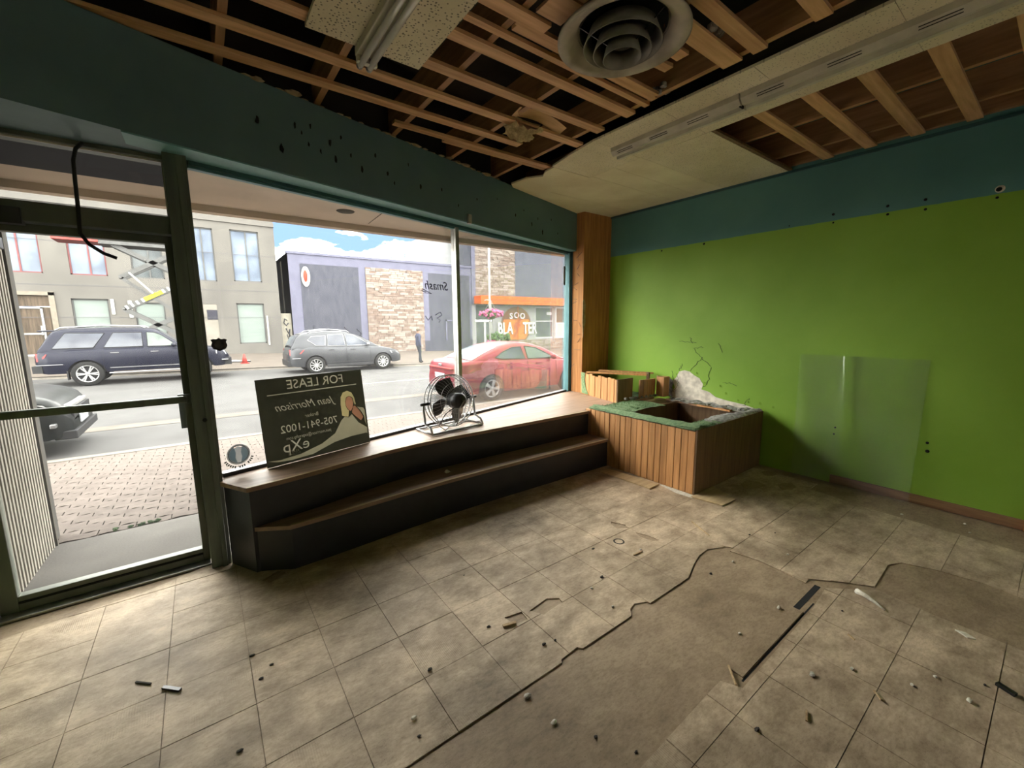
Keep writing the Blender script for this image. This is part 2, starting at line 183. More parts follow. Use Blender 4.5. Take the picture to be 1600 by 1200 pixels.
# ---------------------------------------------------------------- mesh helpers
class MB:
    def __init__(s): s.v=[]; s.f=[]; s.m=[]; s.sm=[]
    def add(s,vs,fs,smooth=False,mi=0):
        b=len(s.v); s.v+= [tuple(p) for p in vs]; s.f+=[tuple(b+i for i in f) for f in fs]; s.m+=[mi]*len(fs); s.sm+=[smooth]*len(fs); return s
    def box(s,a,b,mi=0):
        x0,y0,z0=a; x1,y1,z1=b
        return s.add([(x0,y0,z0),(x1,y0,z0),(x1,y1,z0),(x0,y1,z0),(x0,y0,z1),(x1,y0,z1),(x1,y1,z1),(x0,y1,z1)],[(0,3,2,1),(4,5,6,7),(0,1,5,4),(1,2,6,5),(2,3,7,6),(3,0,4,7)],mi=mi)
    def bar(s,p,q,w,h,up=(0,0,1),mi=0):
        p=Vector(p); q=Vector(q); d=(q-p).normalized(); u=Vector(up); sd=d.cross(u)
        if sd.length<1e-4: sd=d.cross(Vector((1,0,0)))
        sd.normalize(); u=sd.cross(d).normalized(); vs=[]
        for c in (p,q):
            for a,b in ((-1,-1),(1,-1),(1,1),(-1,1)): vs.append(c+sd*(a*w/2)+u*(b*h/2))
        return s.add(vs,[(3,2,1,0),(4,5,6,7),(0,1,5,4),(1,2,6,5),(2,3,7,6),(3,0,4,7)],mi=mi)
    def prism(s,poly,z0,z1,mi=0):
        n=len(poly); A=sum(poly[i][0]*poly[(i+1)%n][1]-poly[(i+1)%n][0]*poly[i][1] for i in range(n))
        if A<0: poly=poly[::-1]
        vs=[(*p,z0) for p in poly]+[(*p,z1) for p in poly]
        return s.add(vs,[tuple(range(n-1,-1,-1)),tuple(range(n,2*n))]+[(i,(i+1)%n,n+(i+1)%n,n+i) for i in range(n)],mi=mi)
    def slab(s,poly,P0,U,V,t,mi=0):
        """polygon in (u,v) on a plane P0+u*U+v*V, thickness t along U x V"""
        P0=Vector(P0);U=Vector(U);V=Vector(V);Nn=U.cross(V).normalized(); n=len(poly)
        A=sum(poly[i][0]*poly[(i+1)%n][1]-poly[(i+1)%n][0]*poly[i][1] for i in range(n))
        if A<0: poly=poly[::-1]
        vs=[P0+U*a+V*b for a,b in poly]+[P0+U*a+V*b+Nn*t for a,b in poly]
        return s.add(vs,[tuple(range(n-1,-1,-1)),tuple(range(n,2*n))]+[(i,(i+1)%n,n+(i+1)%n,n+i) for i in range(n)],mi=mi)
    def tube(s,pts,r,n=8,closed=False,cap=True,mi=0):
        pts=[Vector(p) for p in pts]; m=len(pts); vs=[]; prev=None
        for i,p in enumerate(pts):
            if closed: d=pts[(i+1)%m]-pts[i-1]
            else: d=pts[min(i+1,m-1)]-pts[max(i-1,0)]
            d.normalize()
            if prev is None:
                a=d.orthogonal().normalized()
            else:
                a=prev-d*prev.dot(d)
                a=a.normalized() if a.length>1e-6 else d.orthogonal().normalized()
            prev=a; b=d.cross(a); rr=r[i] if isinstance(r,(list,tuple)) else r
            for k in range(n): t=2*PI*k/n; vs.append(p+a*(math.cos(t)*rr)+b*(math.sin(t)*rr))
        fs=[]
        for i in range(m if closed else m-1):
            j=(i+1)%m
            for k in range(n): fs.append((i*n+k,i*n+(k+1)%n,j*n+(k+1)%n,j*n+k))
        if cap and not closed: fs+= [tuple(range(n-1,-1,-1)),tuple((m-1)*n+k for k in range(n))]
        return s.add(vs,fs,True,mi)
    def lathe(s,prof,c=(0,0,0),axis=(0,0,1),n=32,closed=False,mi=0):
        ax=Vector(axis).normalized(); a=ax.orthogonal().normalized(); b=ax.cross(a); c=Vector(c); vs=[];fs=[];m=len(prof)
        for r,h in prof:
            for k in range(n): t=2*PI*k/n; vs.append(c+ax*h+a*(r*math.cos(t))+b*(r*math.sin(t)))
        for i in range(m if closed else m-1):
            j=(i+1)%m
            for k in range(n): fs.append((i*n+k,i*n+(k+1)%n,j*n+(k+1)%n,j*n+k))
        return s.add(vs,fs,True,mi)
    def grid(s,fn,nu,nv,smooth=True,mi=0):
        vs=[fn(i/nu,j/nv) for i in range(nu+1) for j in range(nv+1)]
        return s.add(vs,[(i*(nv+1)+j,(i+1)*(nv+1)+j,(i+1)*(nv+1)+j+1,i*(nv+1)+j+1) for i in range(nu) for j in range(nv)],smooth,mi)
    def blob(s,c,r,seed=0,n=8,m=5,jit=.25,mi=0):
        rnd=random.Random(seed); r=(r,r,r) if not isinstance(r,(tuple,list)) else r; c=Vector(c)
        vs=[c+Vector((0,0,r[2]))]
        for i in range(1,m):
            ph=PI*i/m
            for k in range(n): t=2*PI*k/n; q=1+rnd.uniform(-jit,jit); vs.append(c+Vector((r[0]*math.sin(ph)*math.cos(t)*q,r[1]*math.sin(ph)*math.sin(t)*q,r[2]*math.cos(ph)*(1+rnd.uniform(-jit,jit)*.5))))
        vs.append(c-Vector((0,0,r[2]))); fs=[]
        for k in range(n): fs.append((0,1+k,1+(k+1)%n)); fs.append((len(vs)-1,1+(m-2)*n+(k+1)%n,1+(m-2)*n+k))
        for i in range(m-2):
            for k in range(n): fs.append((1+i*n+k,1+(i+1)*n+k,1+(i+1)*n+(k+1)%n,1+i*n+(k+1)%n))
        return s.add(vs,fs,False,mi)
    def mesh(s,name,mats):
        me=bpy.data.meshes.new(name); me.from_pydata(s.v,[],s.f)
        for m in (mats if isinstance(mats,(list,tuple)) else [mats]): me.materials.append(MATS[m])
        me.polygons.foreach_set('material_index',s.m); me.polygons.foreach_set('use_smooth',s.sm); me.update(); return me
    def build(s,name,mats,parent=None,loc=None,**kw):
        return place(name,s.mesh(name,mats),parent,loc,**kw)
def place(name,me,parent=None,loc=None,label=None,cat=None,group=None,kind=None,rot=None):
    ob=bpy.data.objects.new(name,me); COL.objects.link(ob)
    if loc is not None: ob.location=loc
    if rot is not None: ob.rotation_euler=rot
    if parent is not None:
        ob.parent=parent
        if parent.get('_w'): ob.matrix_parent_inverse=Matrix.Translation(-Vector(parent['_w']))
    return tag(ob,label,cat,group,kind)
def tag(ob,label=None,cat=None,group=None,kind=None):
    for k,v in (('label',label),('category',cat),('group',group),('kind',kind)):
        if v: ob[k]=v
    return ob
def thing(name,loc,label=None,cat=None,group=None,kind=None,rz=0,world=True):
    """Empty at the base of a thing; world=True: its parts are modelled in room coordinates"""
    e=bpy.data.objects.new(name,None); COL.objects.link(e); e.location=loc; e.empty_display_size=.1
    e.rotation_euler=(0,0,rz)
    if world: e['_w']=tuple(loc)
    return tag(e,label,cat,group,kind)
def copy_tree(o,parent=None):
    c=o.copy(); COL.objects.link(c)
    if parent is not None: c.parent=parent
    for ch in o.children: copy_tree(ch,c)
    return c
def bevel(ob,w=.004,seg=2):
    m=ob.modifiers.new('bevel','BEVEL'); m.width=w; m.segments=seg; m.limit_method='ANGLE'; return ob
def text_mesh(body,size,mt,shear=0,extrude=.0006,mirror=False,align='CENTER',squash=1,offset=0):
    cu=bpy.data.curves.new('lettering','FONT'); cu.body=body; cu.size=size; cu.shear=shear; cu.extrude=extrude; cu.align_x=align; cu.align_y='CENTER'; cu.resolution_u=3; cu.offset=offset
    ob=bpy.data.objects.new('lettering',cu); COL.objects.link(ob); dg=bpy.context.evaluated_depsgraph_get(); dg.update()
    me=bpy.data.meshes.new_from_object(ob.evaluated_get(dg)); bpy.data.objects.remove(ob)
    me.transform(Matrix.Diagonal(((-squash if mirror else squash),1,1,1)))
    if mirror: me.flip_normals()
    me.materials.clear(); me.materials.append(MATS[mt]); return me
def clip(poly,a,b,keep_left):
    out=[]; n=len(poly)
    def sd(p): return (b[0]-a[0])*(p[1]-a[1])-(b[1]-a[1])*(p[0]-a[0])
    for i in range(n):
        p,q=poly[i],poly[(i+1)%n]; dp,dq=sd(p),sd(q)
        if not keep_left: dp,dq=-dp,-dq
        if dp>=0: out.append(p)
        if (dp>0 and dq<0) or (dp<0 and dq>0): t=dp/(dp-dq); out.append((p[0]+(q[0]-p[0])*t,p[1]+(q[1]-p[1])*t))
    return out
def area(p): return abs(sum(p[i][0]*p[(i+1)%len(p)][1]-p[(i+1)%len(p)][0]*p[i][1] for i in range(len(p))))/2
def subtract(poly,conv):
    """poly minus a convex CCW polygon -> list of convex pieces"""
    inside=poly; out=[]
    for i in range(len(conv)):
        a,b=conv[i],conv[(i+1)%len(conv)]; piece=clip(inside,a,b,False)
        if len(piece)>2 and area(piece)>1e-6: out.append(piece)
        inside=clip(inside,a,b,True)
        if len(inside)<3 or area(inside)<1e-6: inside=[]; break
    if inside==[]: pass
    return out, bool(inside)
def ccw(p):
    n=len(p); A=sum(p[i][0]*p[(i+1)%n][1]-p[(i+1)%n][0]*p[i][1] for i in range(n)); return p if A>0 else p[::-1]
# ================================================================ ROOM SHELL
KS='structure'
def hdr_y(x): return 2.95+.279*(x+.18)        # inner face of the teal header
def win_y(x): return 3.247+.2549*(x-.03)      # glass line of the angled shop window
XR=4.78
# ---- floor slab and tiles
floor=MB().prism([(-1.05,-4.5),(XR,-4.5),(XR,4.30),(4.2,4.30),(.03,3.247),(.0,3.30),(-1.05,3.30)],-.12,-.006).build('floor','underlay',label='worn floor with torn vinyl tiles over brown underlay',kind=KS)
T=.3048; GX=.0448; GY=2.4575
exposed=[ [(-.9,.762),(1.0,.752),(1.7,.762),(2.806,.77),(2.83,.9),(2.80,1.05),(2.82,1.2385),(-.9,1.2385)],
 [(2.24,1.232),(2.82,1.232),(2.80,1.275),(2.663,1.338),(2.542,1.33),(2.40,1.29)],[(1.685,1.22),(1.93,1.23),(1.864,1.262),(1.856,1.303),(1.753,1.281)],
 [(1.17,1.20),(1.37,1.20),(1.32,1.262),(1.21,1.255)],[(1.72,.672),(2.544,.679),(2.83,.70),(2.82,.79),(1.66,.79)],[(1.0,.79),(1.0,.735),(1.66,.75),(1.7,.79)],
 [(3.03,.53),(2.99,.28),(2.98,-.35),(3.53,-.35),(3.60,.14),(3.57,.33),(3.50,.50),(3.40,.54)],[(2.80,.70),(3.03,.50),(3.05,.53),(2.95,.66),(2.83,.79)],
 [(-1.1,3.05),(-.62,3.02),(-.40,3.10),(-.10,3.13),(-.05,3.4),(-1.1,3.4)],[(4.35,1.3),(4.33,.85),(4.27,.55),(4.22,0),(4.20,-.7),(4.9,-.7),(4.9,1.3)],
 [(2.40,1.90),(2.47,1.86),(2.50,1.90),(2.45,2.0),(2.42,1.98)],[(2.44,1.72),(2.46,1.63),(2.51,1.61),(2.50,1.70),(2.465,1.78)],[(1.30,1.60),(1.34,1.53),(1.49,1.545),(1.50,1.58),(1.44,1.62)],[(1.16,1.64),(1.17,1.565),(1.25,1.555),(1.26,1.62)],
 [(.16,2.80),(.20,2.745),(.30,2.80),(.26,2.86)] ]
exposed=[ccw(e) for e in exposed]
g=.0016
tile_me=MB().box((-T/2+g,-T/2+g,-.0058),(T/2-g,T/2-g,0)).mesh('tile','floor_tile')
rt=random.Random(3)
for i in range(-5,16):
    for j in range(-2,12):
        x0=GX+(i-1)*T; y0=GY-(j-1)*T-T
        cx,cy=x0+T/2,y0+T/2
        if cx<-1.05-T/2 or cx>XR or cy>3.3 or cy<-.5: continue
        if cx>.45 and y0>2.92: continue
        if cx>3.6 and cx<XR and y0>1.95: continue
        sq=[(max(x0+g,-1.05),y0+g),(min(x0+T-g,XR-.001),y0+g),(min(x0+T-g,XR-.001),min(y0+T-g,3.29)),(max(x0+g,-1.05),min(y0+T-g,3.29))]
        pieces=[sq]; cut=(x0<-1.05 or x0+T>XR or y0+T>3.29)
        for e in exposed:
            nxt=[]
            for p in pieces:
                o,hit=subtract(p,e)
                if hit: cut=True; nxt+=o
                else: nxt.append(p)
            pieces=nxt
        pieces=[p for p in pieces if area(p)>2e-4]
        if not pieces: continue
        if not cut:
            place('tile',tile_me,floor,(cx,cy,rt.uniform(-.0012,.0008)))
        else:
            mb=MB()
            for p in pieces: mb.prism([(a-cx,b-cy) for a,b in p],-.0058,0)
            mb.build('tile','floor_tile',floor,(cx,cy,rt.uniform(-.001,.0008)))
# the narrow board lying in the torn seam and the black slot at its end
MB().box((1.78,.700,-.006),(2.47,.752,-.001)).build('seam_board','underlay',floor)
MB().box((2.47,.720,-.0062),(2.80,.750,-.0055)).build('open_slot','hole',floor)
MB().box((1.76,.688,-.0062),(2.60,.696,-.0055)).build('open_slot','hole',floor)
# ---- right wall with its paint line, holes, cracks and bare plaster
wr=MB().box((XR,-4.5,-.12),(XR+.15,4.42,3.7)).build('wall_right','wall_green_teal',label='lime green wall with a teal band along the top',kind=KS)
def disc(c,r,ax,n=12,t=.002): return MB().lathe([(0,0),(r,0),(r,t),(0,t)],c,ax,n)
for y,z,r in [(1.444,2.517,.011),(1.438,2.443,.008),(1.062,2.508,.011),(1.056,2.44,.010),(.831,2.508,.011),(.824,2.432,.010),(.442,2.491,.016),(.445,2.434,.009),(.622,.535,.011),(.615,.465,.014),(1.255,.539,.008),(1.26,.475,.008),(2.674,2.438,.012),(3.228,2.435,.010),(1.8,2.48,.006)]:
    disc((XR-.0015,y,z),r,(1,0,0)).build('screw_hole','hole',wr)
disc((XR-.001,.437,2.493),.026,(1,0,0)).build('plaster_spot','plaster_bare',wr)
def wall_poly(pts,t,name,m): MB().slab([(-y,z) for y,z in pts],(XR,0,0),(0,-1,0),(0,0,1),t).build(name,m,wr)
wall_poly([(2.98,.60),(2.98,.66),(2.95,.72),(2.98,.80),(2.93,.86),(2.90,.93),(2.83,.95),(2.76,.94),(2.70,.90),(2.63,.87),(2.58,.80),(2.60,.74),(2.50,.72),(2.42,.67),(2.30,.65),(2.10,.63),(2.0,.61),(2.0,.57),(2.98,.57)],.004,'bare_plaster','plaster_bare')
wall_poly([(3.10,.60),(3.10,.78),(3.04,.84),(2.97,.80),(2.99,.72),(2.96,.66),(2.97,.60)],.003,'bare_plaster','concrete_rim')
rc=random.Random(11)
def crackline(p,q,w=.0045):
    n=6; pts=[(p[0]+(q[0]-p[0])*k/n+rc.uniform(-.012,.012),p[1]+(q[1]-p[1])*k/n+rc.uniform(-.012,.012)) for k in range(n+1)]
    mb=MB()
    for a,b in zip(pts,pts[1:]): mb.bar((XR-.003,a[0],a[1]),(XR-.003,b[0],b[1]),rc.uniform(.5,1)*w,.004,up=(1,0,0))
    mb.build('paint_crack','crack',wr)
for p,q in [((2.75,.95),(2.62,1.12)),((2.62,1.12),(2.50,1.02)),((2.50,1.02),(2.52,.85)),((2.62,1.12),(2.72,1.22)),((2.72,1.22),(2.60,1.25)),((2.9,.94),(2.86,1.02)),((2.98,.8),(3.0,.92)),((2.35,.86),(2.20,.84)),((2.92,1.30),(2.70,1.29)),((2.78,1.36),(2.74,1.28)),((2.52,.85),(2.58,.76)),((2.42,1.30),(2.38,1.2)),((2.1,.62),(2.05,.72)),((2.96,.66),(2.90,.80)),((2.90,.80),(2.93,.90))]: crackline(p,q)
for y,z,s in [(2.56,.80,.05),(2.30,.72,.035),(2.16,.66,.03),(1.93,.66,.035),(1.80,.64,.03),(2.37,.80,.03),(2.05,.66,.025),(2.66,.92,.03)]:
    MB().grid(lambda u,v:(XR-.004-.014*u*u,y+(v-.5)*s*(1-.5*u),z+s*(u-.3)),4,3).build('paint_flake','wall_green_teal',wr)
MB().box((XR-.022,-4.5,0),(XR,1.25,.075)).build('baseboard_right','base_wood',label='scuffed brown wooden baseboard under the green wall',kind=KS)
MB().box((XR-.05,-.34,0),(XR,.055,.16)).build('trim_2','pillar_wood',label='short brown wooden trim block at the wall foot',kind=KS)
# ---- other walls, roof deck
MB().box((-1.2,-4.5,-.12),(-1.05,3.42,3.7)).build('wall_left','side_green',label='dark green side wall beside the glass door',kind=KS)
wb=thing('wall_back',(1.8,-4.5,0),'pale wall at the back of the shop',kind=KS)
for a,b in [((-1.2,-4.65,-.12),(1.1,-4.5,3.7)),((1.82,-4.65,-.12),(XR+.15,-4.5,3.7)),((1.1,-4.65,2.15),(1.82,-4.5,3.7))]: MB().box(a,b).build('wall_panel','back_wall',wb)
d2=thing('fill_door',(1.46,-4.55,0),'added fill-light glazed door to the yard at the back of the shop',kind=KS)  # unseen door, added to let fill daylight into the room
for a,b in [((1.1,-4.6,0),(1.17,-4.53,2.15)),((1.75,-4.6,0),(1.82,-4.53,2.15)),((1.1,-4.6,2.08),(1.82,-4.53,2.15)),((1.1,-4.6,0),(1.82,-4.53,.12))]: MB().box(a,b).build('frame','white_metal',d2)
for a,b in ((1.17,1.75),): MB().box((a,-4.573,.12),(b,-4.567,2.08)).build('pane','door_glass',d2)
MB().box((-12,-12,-.2),(16,-4.66,-.04)).build('fill_yard','fill_yard',label='added pale yard behind the shop',kind=KS); MB().box((-12,-12.2,-.2),(16,-12,3.4)).build('fill_yard_wall','fill_yard',label='added pale wall closing the yard behind the shop',kind=KS)  # unseen ground and wall, added to bounce and shape the fill daylight
MB().box((-1.05,-4.5,2.998),(XR,-1.3,3.02)).build('ceiling_rear','back_wall',label='unseen light-bouncing pale ceiling at the back of the shop',kind=KS)  # unseen ceiling, put in pale to bounce light
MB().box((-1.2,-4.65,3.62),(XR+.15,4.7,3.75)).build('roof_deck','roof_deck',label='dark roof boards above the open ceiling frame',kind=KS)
# ---- teal header above window and door
hd=MB().prism([(-1.05,hdr_y(-1.05)),(XR,hdr_y(XR)),(XR,4.42),(4.25,4.42),(.05,3.36),(.05,3.40),(-1.05,3.40)],2.515,3.012).build('wall_front','wall_teal',label='deep teal header wall above the shop window and door',kind=KS)
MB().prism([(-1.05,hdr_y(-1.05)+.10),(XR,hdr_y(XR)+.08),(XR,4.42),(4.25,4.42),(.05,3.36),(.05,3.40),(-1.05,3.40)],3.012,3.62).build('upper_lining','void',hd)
rp=random.Random(5)
MB().prism([(-.22,hdr_y(-.22)+.006),(4.22,hdr_y(4.22)+.006),(4.22,win_y(4.22)-.03),(.04,win_y(.04)-.03),(-.22,3.12)],2.508,2.516).build('daylit_underside','teal_daylit',hd)  # lighter teal paints in the daylight on the header underside
dx,dy=math.sin(R(74.4)),math.cos(R(74.4)); nx,ny=dy,-dx     # along the header, and out of its face into the room
def on_hdr(x,z,off=.001): return (x-dy*off*-1*0+ny*0,0,0)
for k,(x,z,s) in enumerate([(.40,2.78,.03),(.53,2.66,.035),(.62,2.83,.022),(.66,2.80,.018),(.70,2.74,.02),(.72,2.86,.02),(.78,2.72,.018),(.85,2.80,.03),(.88,2.70,.03),(.93,2.86,.02),(1.0,2.76,.018),(1.08,2.69,.03),(1.2,2.82,.02),(1.3,2.72,.022),(1.36,2.66,.02),(1.5,2.84,.018),(1.62,2.70,.03),(1.85,2.73,.02),(2.3,2.75,.018),(2.9,2.72,.024),(3.05,2.80,.018),(3.2,2.68,.03),(3.32,2.76,.022),(3.42,2.62,.04),(3.6,2.8,.02),(3.75,2.66,.022),(2.05,2.64,.02),(2.6,2.82,.016)]):
    P0=Vector((x,hdr_y(x)-.0008,z)); U=Vector((dx,dy,0)); pts=[(s*.5*rp.uniform(.4,1)*math.cos(t),s*rp.uniform(.5,1)*math.sin(t)) for t in [PI*2*i/7 for i in range(7)]]
    MB().slab(pts,P0,U,(0,0,1),.0015).build('paint_chip','hole',hd)
# crumbled plaster and paper along the top of the header
for k in range(26):
    x=.35+k*.095+rp.uniform(-.03,.03); s=rp.uniform(.02,.055)
    if 3.0<x: continue
    MB().blob((x,hdr_y(x)+rp.uniform(-.012,.02),3.012+rp.uniform(.0,.012)),(s,s*.5,s*.28),k,7,4,.35).build('torn_edge','torn_paper',hd)
# ---- window
win=thing('window_1',(2.1,3.78,.565),'large angled shop window of two dusty panes',kind=KS)
wu=Vector((.969,.247,0)); wn=Vector((-.247,.969,0))
def wp(x,z,off=0): return Vector((x,win_y(x),z))+wn*off
def wslab(x0,x1,z0,z1,o0,o1,name,m,parent=win):
    mb=MB(); vs=[wp(x0,z0,o0),wp(x1,z0,o0),wp(x1,z0,o1),wp(x0,z0,o1),wp(x0,z1,o0),wp(x1,z1,o0),wp(x1,z1,o1),wp(x0,z1,o1)]
    mb.add(vs,[(0,3,2,1),(4,5,6,7),(0,1,5,4),(1,2,6,5),(2,3,7,6),(3,0,4,7)]); return mb.build(name,m,parent)
wslab(.03,2.10,.585,2.485,-.003,.003,'pane','window_glass'); wslab(2.145,4.19,.585,2.485,-.003,.003,'pane','window_glass')
wslab(2.10,2.145,.575,2.49,-.03,.035,'mullion','aluminium')
wslab(.03,4.25,2.485,2.515,-.04,.05,'head_frame','teal_dark'); wslab(.03,4.25,2.470,2.487,-.022,.02,'glazing_bead','teal_light')
wslab(.03,4.22,.560,.588,-.025,.04,'sill_bead','dark_metal'); wslab(4.155,4.195,.56,2.49,-.05,.03,'jamb','teal_light'); wslab(4.195,4.225,.56,2.515,-.07,.03,'jamb','teal_dark')
wslab(4.075,4.115,2.06,2.31,-.012,-.003,'white_strip','white_paint'); wslab(2.12,2.16,2.50,2.585,-.20,-.17,'sensor','aluminium')
for x,z,pts in [(1.72,1.90,'swirl')]: pass
def scribble(pts,name,m='graffiti',r=.0035):
    MB().tube([wp(x,z,-.006) for x,z in pts],r,5).build(name,m,win)
# marker writing on the pane, seen in reverse from inside
me=text_mesh('Smash',.115,'graffiti',shear=.25,mirror=True,extrude=.0008)
ob=place('marker_writing',me,win); ob.matrix_parent_inverse=Matrix.Identity(4)
ob.matrix_local=Matrix.Translation(Vector((1.87,win_y(1.87),1.905))-Vector((2.1,3.78,.565))-wn*.006)@Matrix(((wu.x,0,-wn.x,0),(wu.y,0,-wn.y,0),(0,1,0,0),(0,0,0,1)))
scribble([(1.74,1.845),(1.69,1.85),(1.70,1.87),(1.80,1.83),(1.72,1.835)],'marker_stroke')
scribble([(1.84,1.63),(1.90,1.66),(1.92,1.63),(1.86,1.60),(1.90,1.58),(1.88,1.56)],'marker_stroke'); scribble([(1.72,1.62),(1.75,1.58),(1.79,1.62),(1.80,1.58)],'marker_stroke')
# ---- door and transom
dr=thing('door_1',(-.5,3.3,0),'dark green aluminium shop door with full glass and a transom',kind=KS)
B=lambda a,b,n,m='door_paint': bevel(MB().box(a,b).build(n,m,dr),.003)
B((-.078,3.14,0),(.030,3.36,2.515),'post','post_paint'); B((-.020,3.125,0),(.010,3.142,2.50),'post_bead','post_paint')
B((-.118,3.27,.005),(-.082,3.325,2.03),'stile'); B((-1.0,3.27,.005),(-.93,3.325,2.03),'stile'); B((-1.05,3.22,0),(-1.005,3.36,2.515),'jamb')
B((-.93,3.27,.012),(-.118,3.325,.095),'bottom_rail'); B((-.93,3.262,.055),(-.118,3.272,.068),'rail_groove','hole'); B((-1.0,3.27,2.03),(-.082,3.325,2.075),'top_rail'); B((-1.05,3.22,2.08),(-.078,3.36,2.178),'transom_bar'); B((-1.05,3.24,2.492),(-.078,3.36,2.52),'head_frame')
B((-1.04,3.20,-.004),(-.07,3.40,.010),'threshold','aluminium')
MB().box((-.94,3.294,.09),(-.11,3.300,2.04)).build('glass','door_glass',dr); MB().box((-1.01,3.294,2.17),(-.07,3.300,2.50)).build('transom_glass','door_glass',dr)
for a,b in [((-1.0,3.262,2.178),(-.08,3.27,2.186)),((-.088,3.262,2.186),(-.080,3.27,2.49)),((-1.0,3.262,2.484),(-.08,3.27,2.492))]: MB().box(a,b).build('glazing_bead','white_metal',dr)
bevel(MB().bar((-1.0,3.235,1.10),(-.10,3.235,1.10),.035,.042).build('push_bar','post_paint',dr),.006)
B((-.118,3.225,1.075),(-.085,3.275,1.13),'bar_bracket','post_paint'); B((-.150,3.33,.90),(-.115,3.36,1.12),'pull_handle','post_paint')
B((-.93,3.20,2.06),(-.66,3.262,2.14),'closer_body','dark_metal'); B((-.80,3.13,1.93),(-.735,3.20,1.985),'closer_shoe','dark_metal'); MB().tube([(-.80,3.17,1.96),(-.90,3.2,2.0),(-.92,3.23,2.06)],.012,6).build('closer_arm','dark_metal',dr)
MB().lathe([(0,0),(.012,0),(.012,.02),(0,.02)],(-.025,3.122,.98),(0,-1,0),12).build('lock','dark_metal',dr)
MB().tube([(-.40,3.21,2.50),(-.425,3.19,2.46),(-.44,3.19,2.40),(-.445,3.19,2.30),(-.45,3.2,2.19),(-.455,3.2,2.1),(-.46,3.21,2.04),(-.43,3.21,1.985),(-.38,3.22,1.945),(-.33,3.23,1.925)],.009,8).build('door_cable','cable',label='loose black cable hanging over the transom of the door',cat='cable')
# ---- corner pillar
pl=thing('corner_pillar',(4.4,4.15,.565),'brown stripped wooden pillar in the corner beside the window',kind=KS)
MB().prism([(4.235,4.05),(XR,4.05),(XR,4.40),(4.24,4.40),(4.215,4.30)],.565,3.0).build('core','pillar_wood',pl)
MB().slab([(0,0),(.02,.1),(.05,.22),(.035,.36),(.05,.44),(.02,.52),(-.01,.5),(-.012,.2)],(4.235,4.048,1.34),(1,0,0),(0,0,1),.006).build('torn_flap','torn_paper',pl)
MB().slab([(0,0),(.05,.05),(.10,.16),(.06,.24),(.0,.22)],(4.235,4.048,.60),(1,0,0),(0,0,1),.006).build('torn_flap','torn_paper',pl)
for k in range(16):
    z=1.0+k*.1+rp.uniform(-.04,.04); y=4.07+rp.uniform(0,.15); MB().bar((4.222,y,z),(4.222,y+rp.uniform(.03,.12),z+rp.uniform(-.07,.07)),.007,.004,up=(1,0,0)).build('split_mark','base_wood',pl)
# ================================================================ CEILING FRAME AND REMAINS
cl=thing('ceiling',(1.9,1.0,3.0),'half-stripped ceiling of strapping, joists and old tiles',kind=KS)
def strap(y,x0,x1,w=.075,z=3.022,h=.02,m='strap_x',n='strapping_board',tilt=0): MB().box((x0,y-w/2,z),(x1,y+w/2,z+h)).build(n,m,cl)
rs=random.Random(21)
for k,(y,x0,x1) in enumerate([(2.955,-1.0,2.30),(2.67,-1.0,2.72),(2.385,-1.0,.56),(2.385,1.14,2.66),(2.085,1.14,2.64),(1.78,1.10,1.56)]): strap(y,x0,x1,.078)
strap(1.935,1.13,2.62,.04); strap(1.865,1.42,2.60,.045,3.030); strap(1.82,1.40,2.56,.035,3.024)
strap(3.20,1.30,2.86,.06,3.024); strap(3.27,1.75,2.85,.05,3.03)
for y in (1.525,1.22,.925,.615,.30): strap(y,3.27,XR,.085)
strap(1.355,2.02,2.62,.11,3.022,.014,'ply_x','plywood_strip'); strap(1.50,2.09,2.34,.075,3.03); strap(1.205,1.55,2.62,.075); strap(.905,1.6,2.60,.075); strap(.60,1.6,2.6,.075); strap(1.50,.9,1.58,.075); strap(1.22,.4,1.58,.075)
MB().box((1.44,1.56,3.03),(1.60,1.72,3.045)).build('plywood_strip','ply_x',cl)
MB().bar((2.12,1.62,3.03),(2.36,1.60,3.03),.06,.02).build('strapping_board','strap_x',cl)
for x in (-.40,.23,.79,1.39,1.99,2.60,3.20,3.84,4.46):
    for ya,yb in (((-1.2,1.27),(1.77,9)) if x==1.99 else ((-1.2,9),)): MB().box((x-.02,ya,3.043),(x+.02,min(hdr_y(x)+.10,4.1,yb),3.26)).build('joist','joist_y',cl)
MB().box((XR-.045,-1.2,3.035),(XR-.001,4.05,3.26)).build('joist','joist_y',cl)
# remaining tiles (pieces in view)
def ctile(x0,x1,y0,y1,m,z=2.998,t=.016,tl=0):
    ob=MB().box((x0+.001,y0+.0012,z),(x1-.001,y1-.0012,z+t)).build('ceiling_tile',m,cl); return ob
for k in range(5): ctile(.555,1.155,2.43-(k+1)*.305,2.43-k*.305,'acoustic_dots',3.0,.020)
for k in range(6): ctile(2.695,3.30,2.49-(k+1)*.61,2.49-k*.61,'acoustic_fine')
MB().prism([(2.695,2.492),(3.30,2.492),(3.30,3.10),(2.80,3.10),(2.74,2.8)],2.998,3.014).build('ceiling_tile','acoustic_fine',cl)
MB().prism([(2.82,3.102),(3.30,3.102),(3.30,hdr_y(3.3)),(2.86,hdr_y(2.86)),(2.78,3.72),(2.80,3.50),(2.90,3.35),(2.84,3.25)],2.996,3.012).build('ceiling_tile','acoustic_plain',cl)
ys=[1.845,2.17,2.48,2.78,3.07,3.38,3.69]
for a,b in zip(ys,ys[1:]): ctile(3.302,XR,a,b,'acoustic_plain' if a>2.4 else 'acoustic_fine',2.998+rs.uniform(-.001,.001))
MB().prism([(3.302,3.692),(XR,3.692),(XR,hdr_y(XR)),(3.302,hdr_y(3.302))],2.998,3.013).build('ceiling_tile','acoustic_plain',cl)
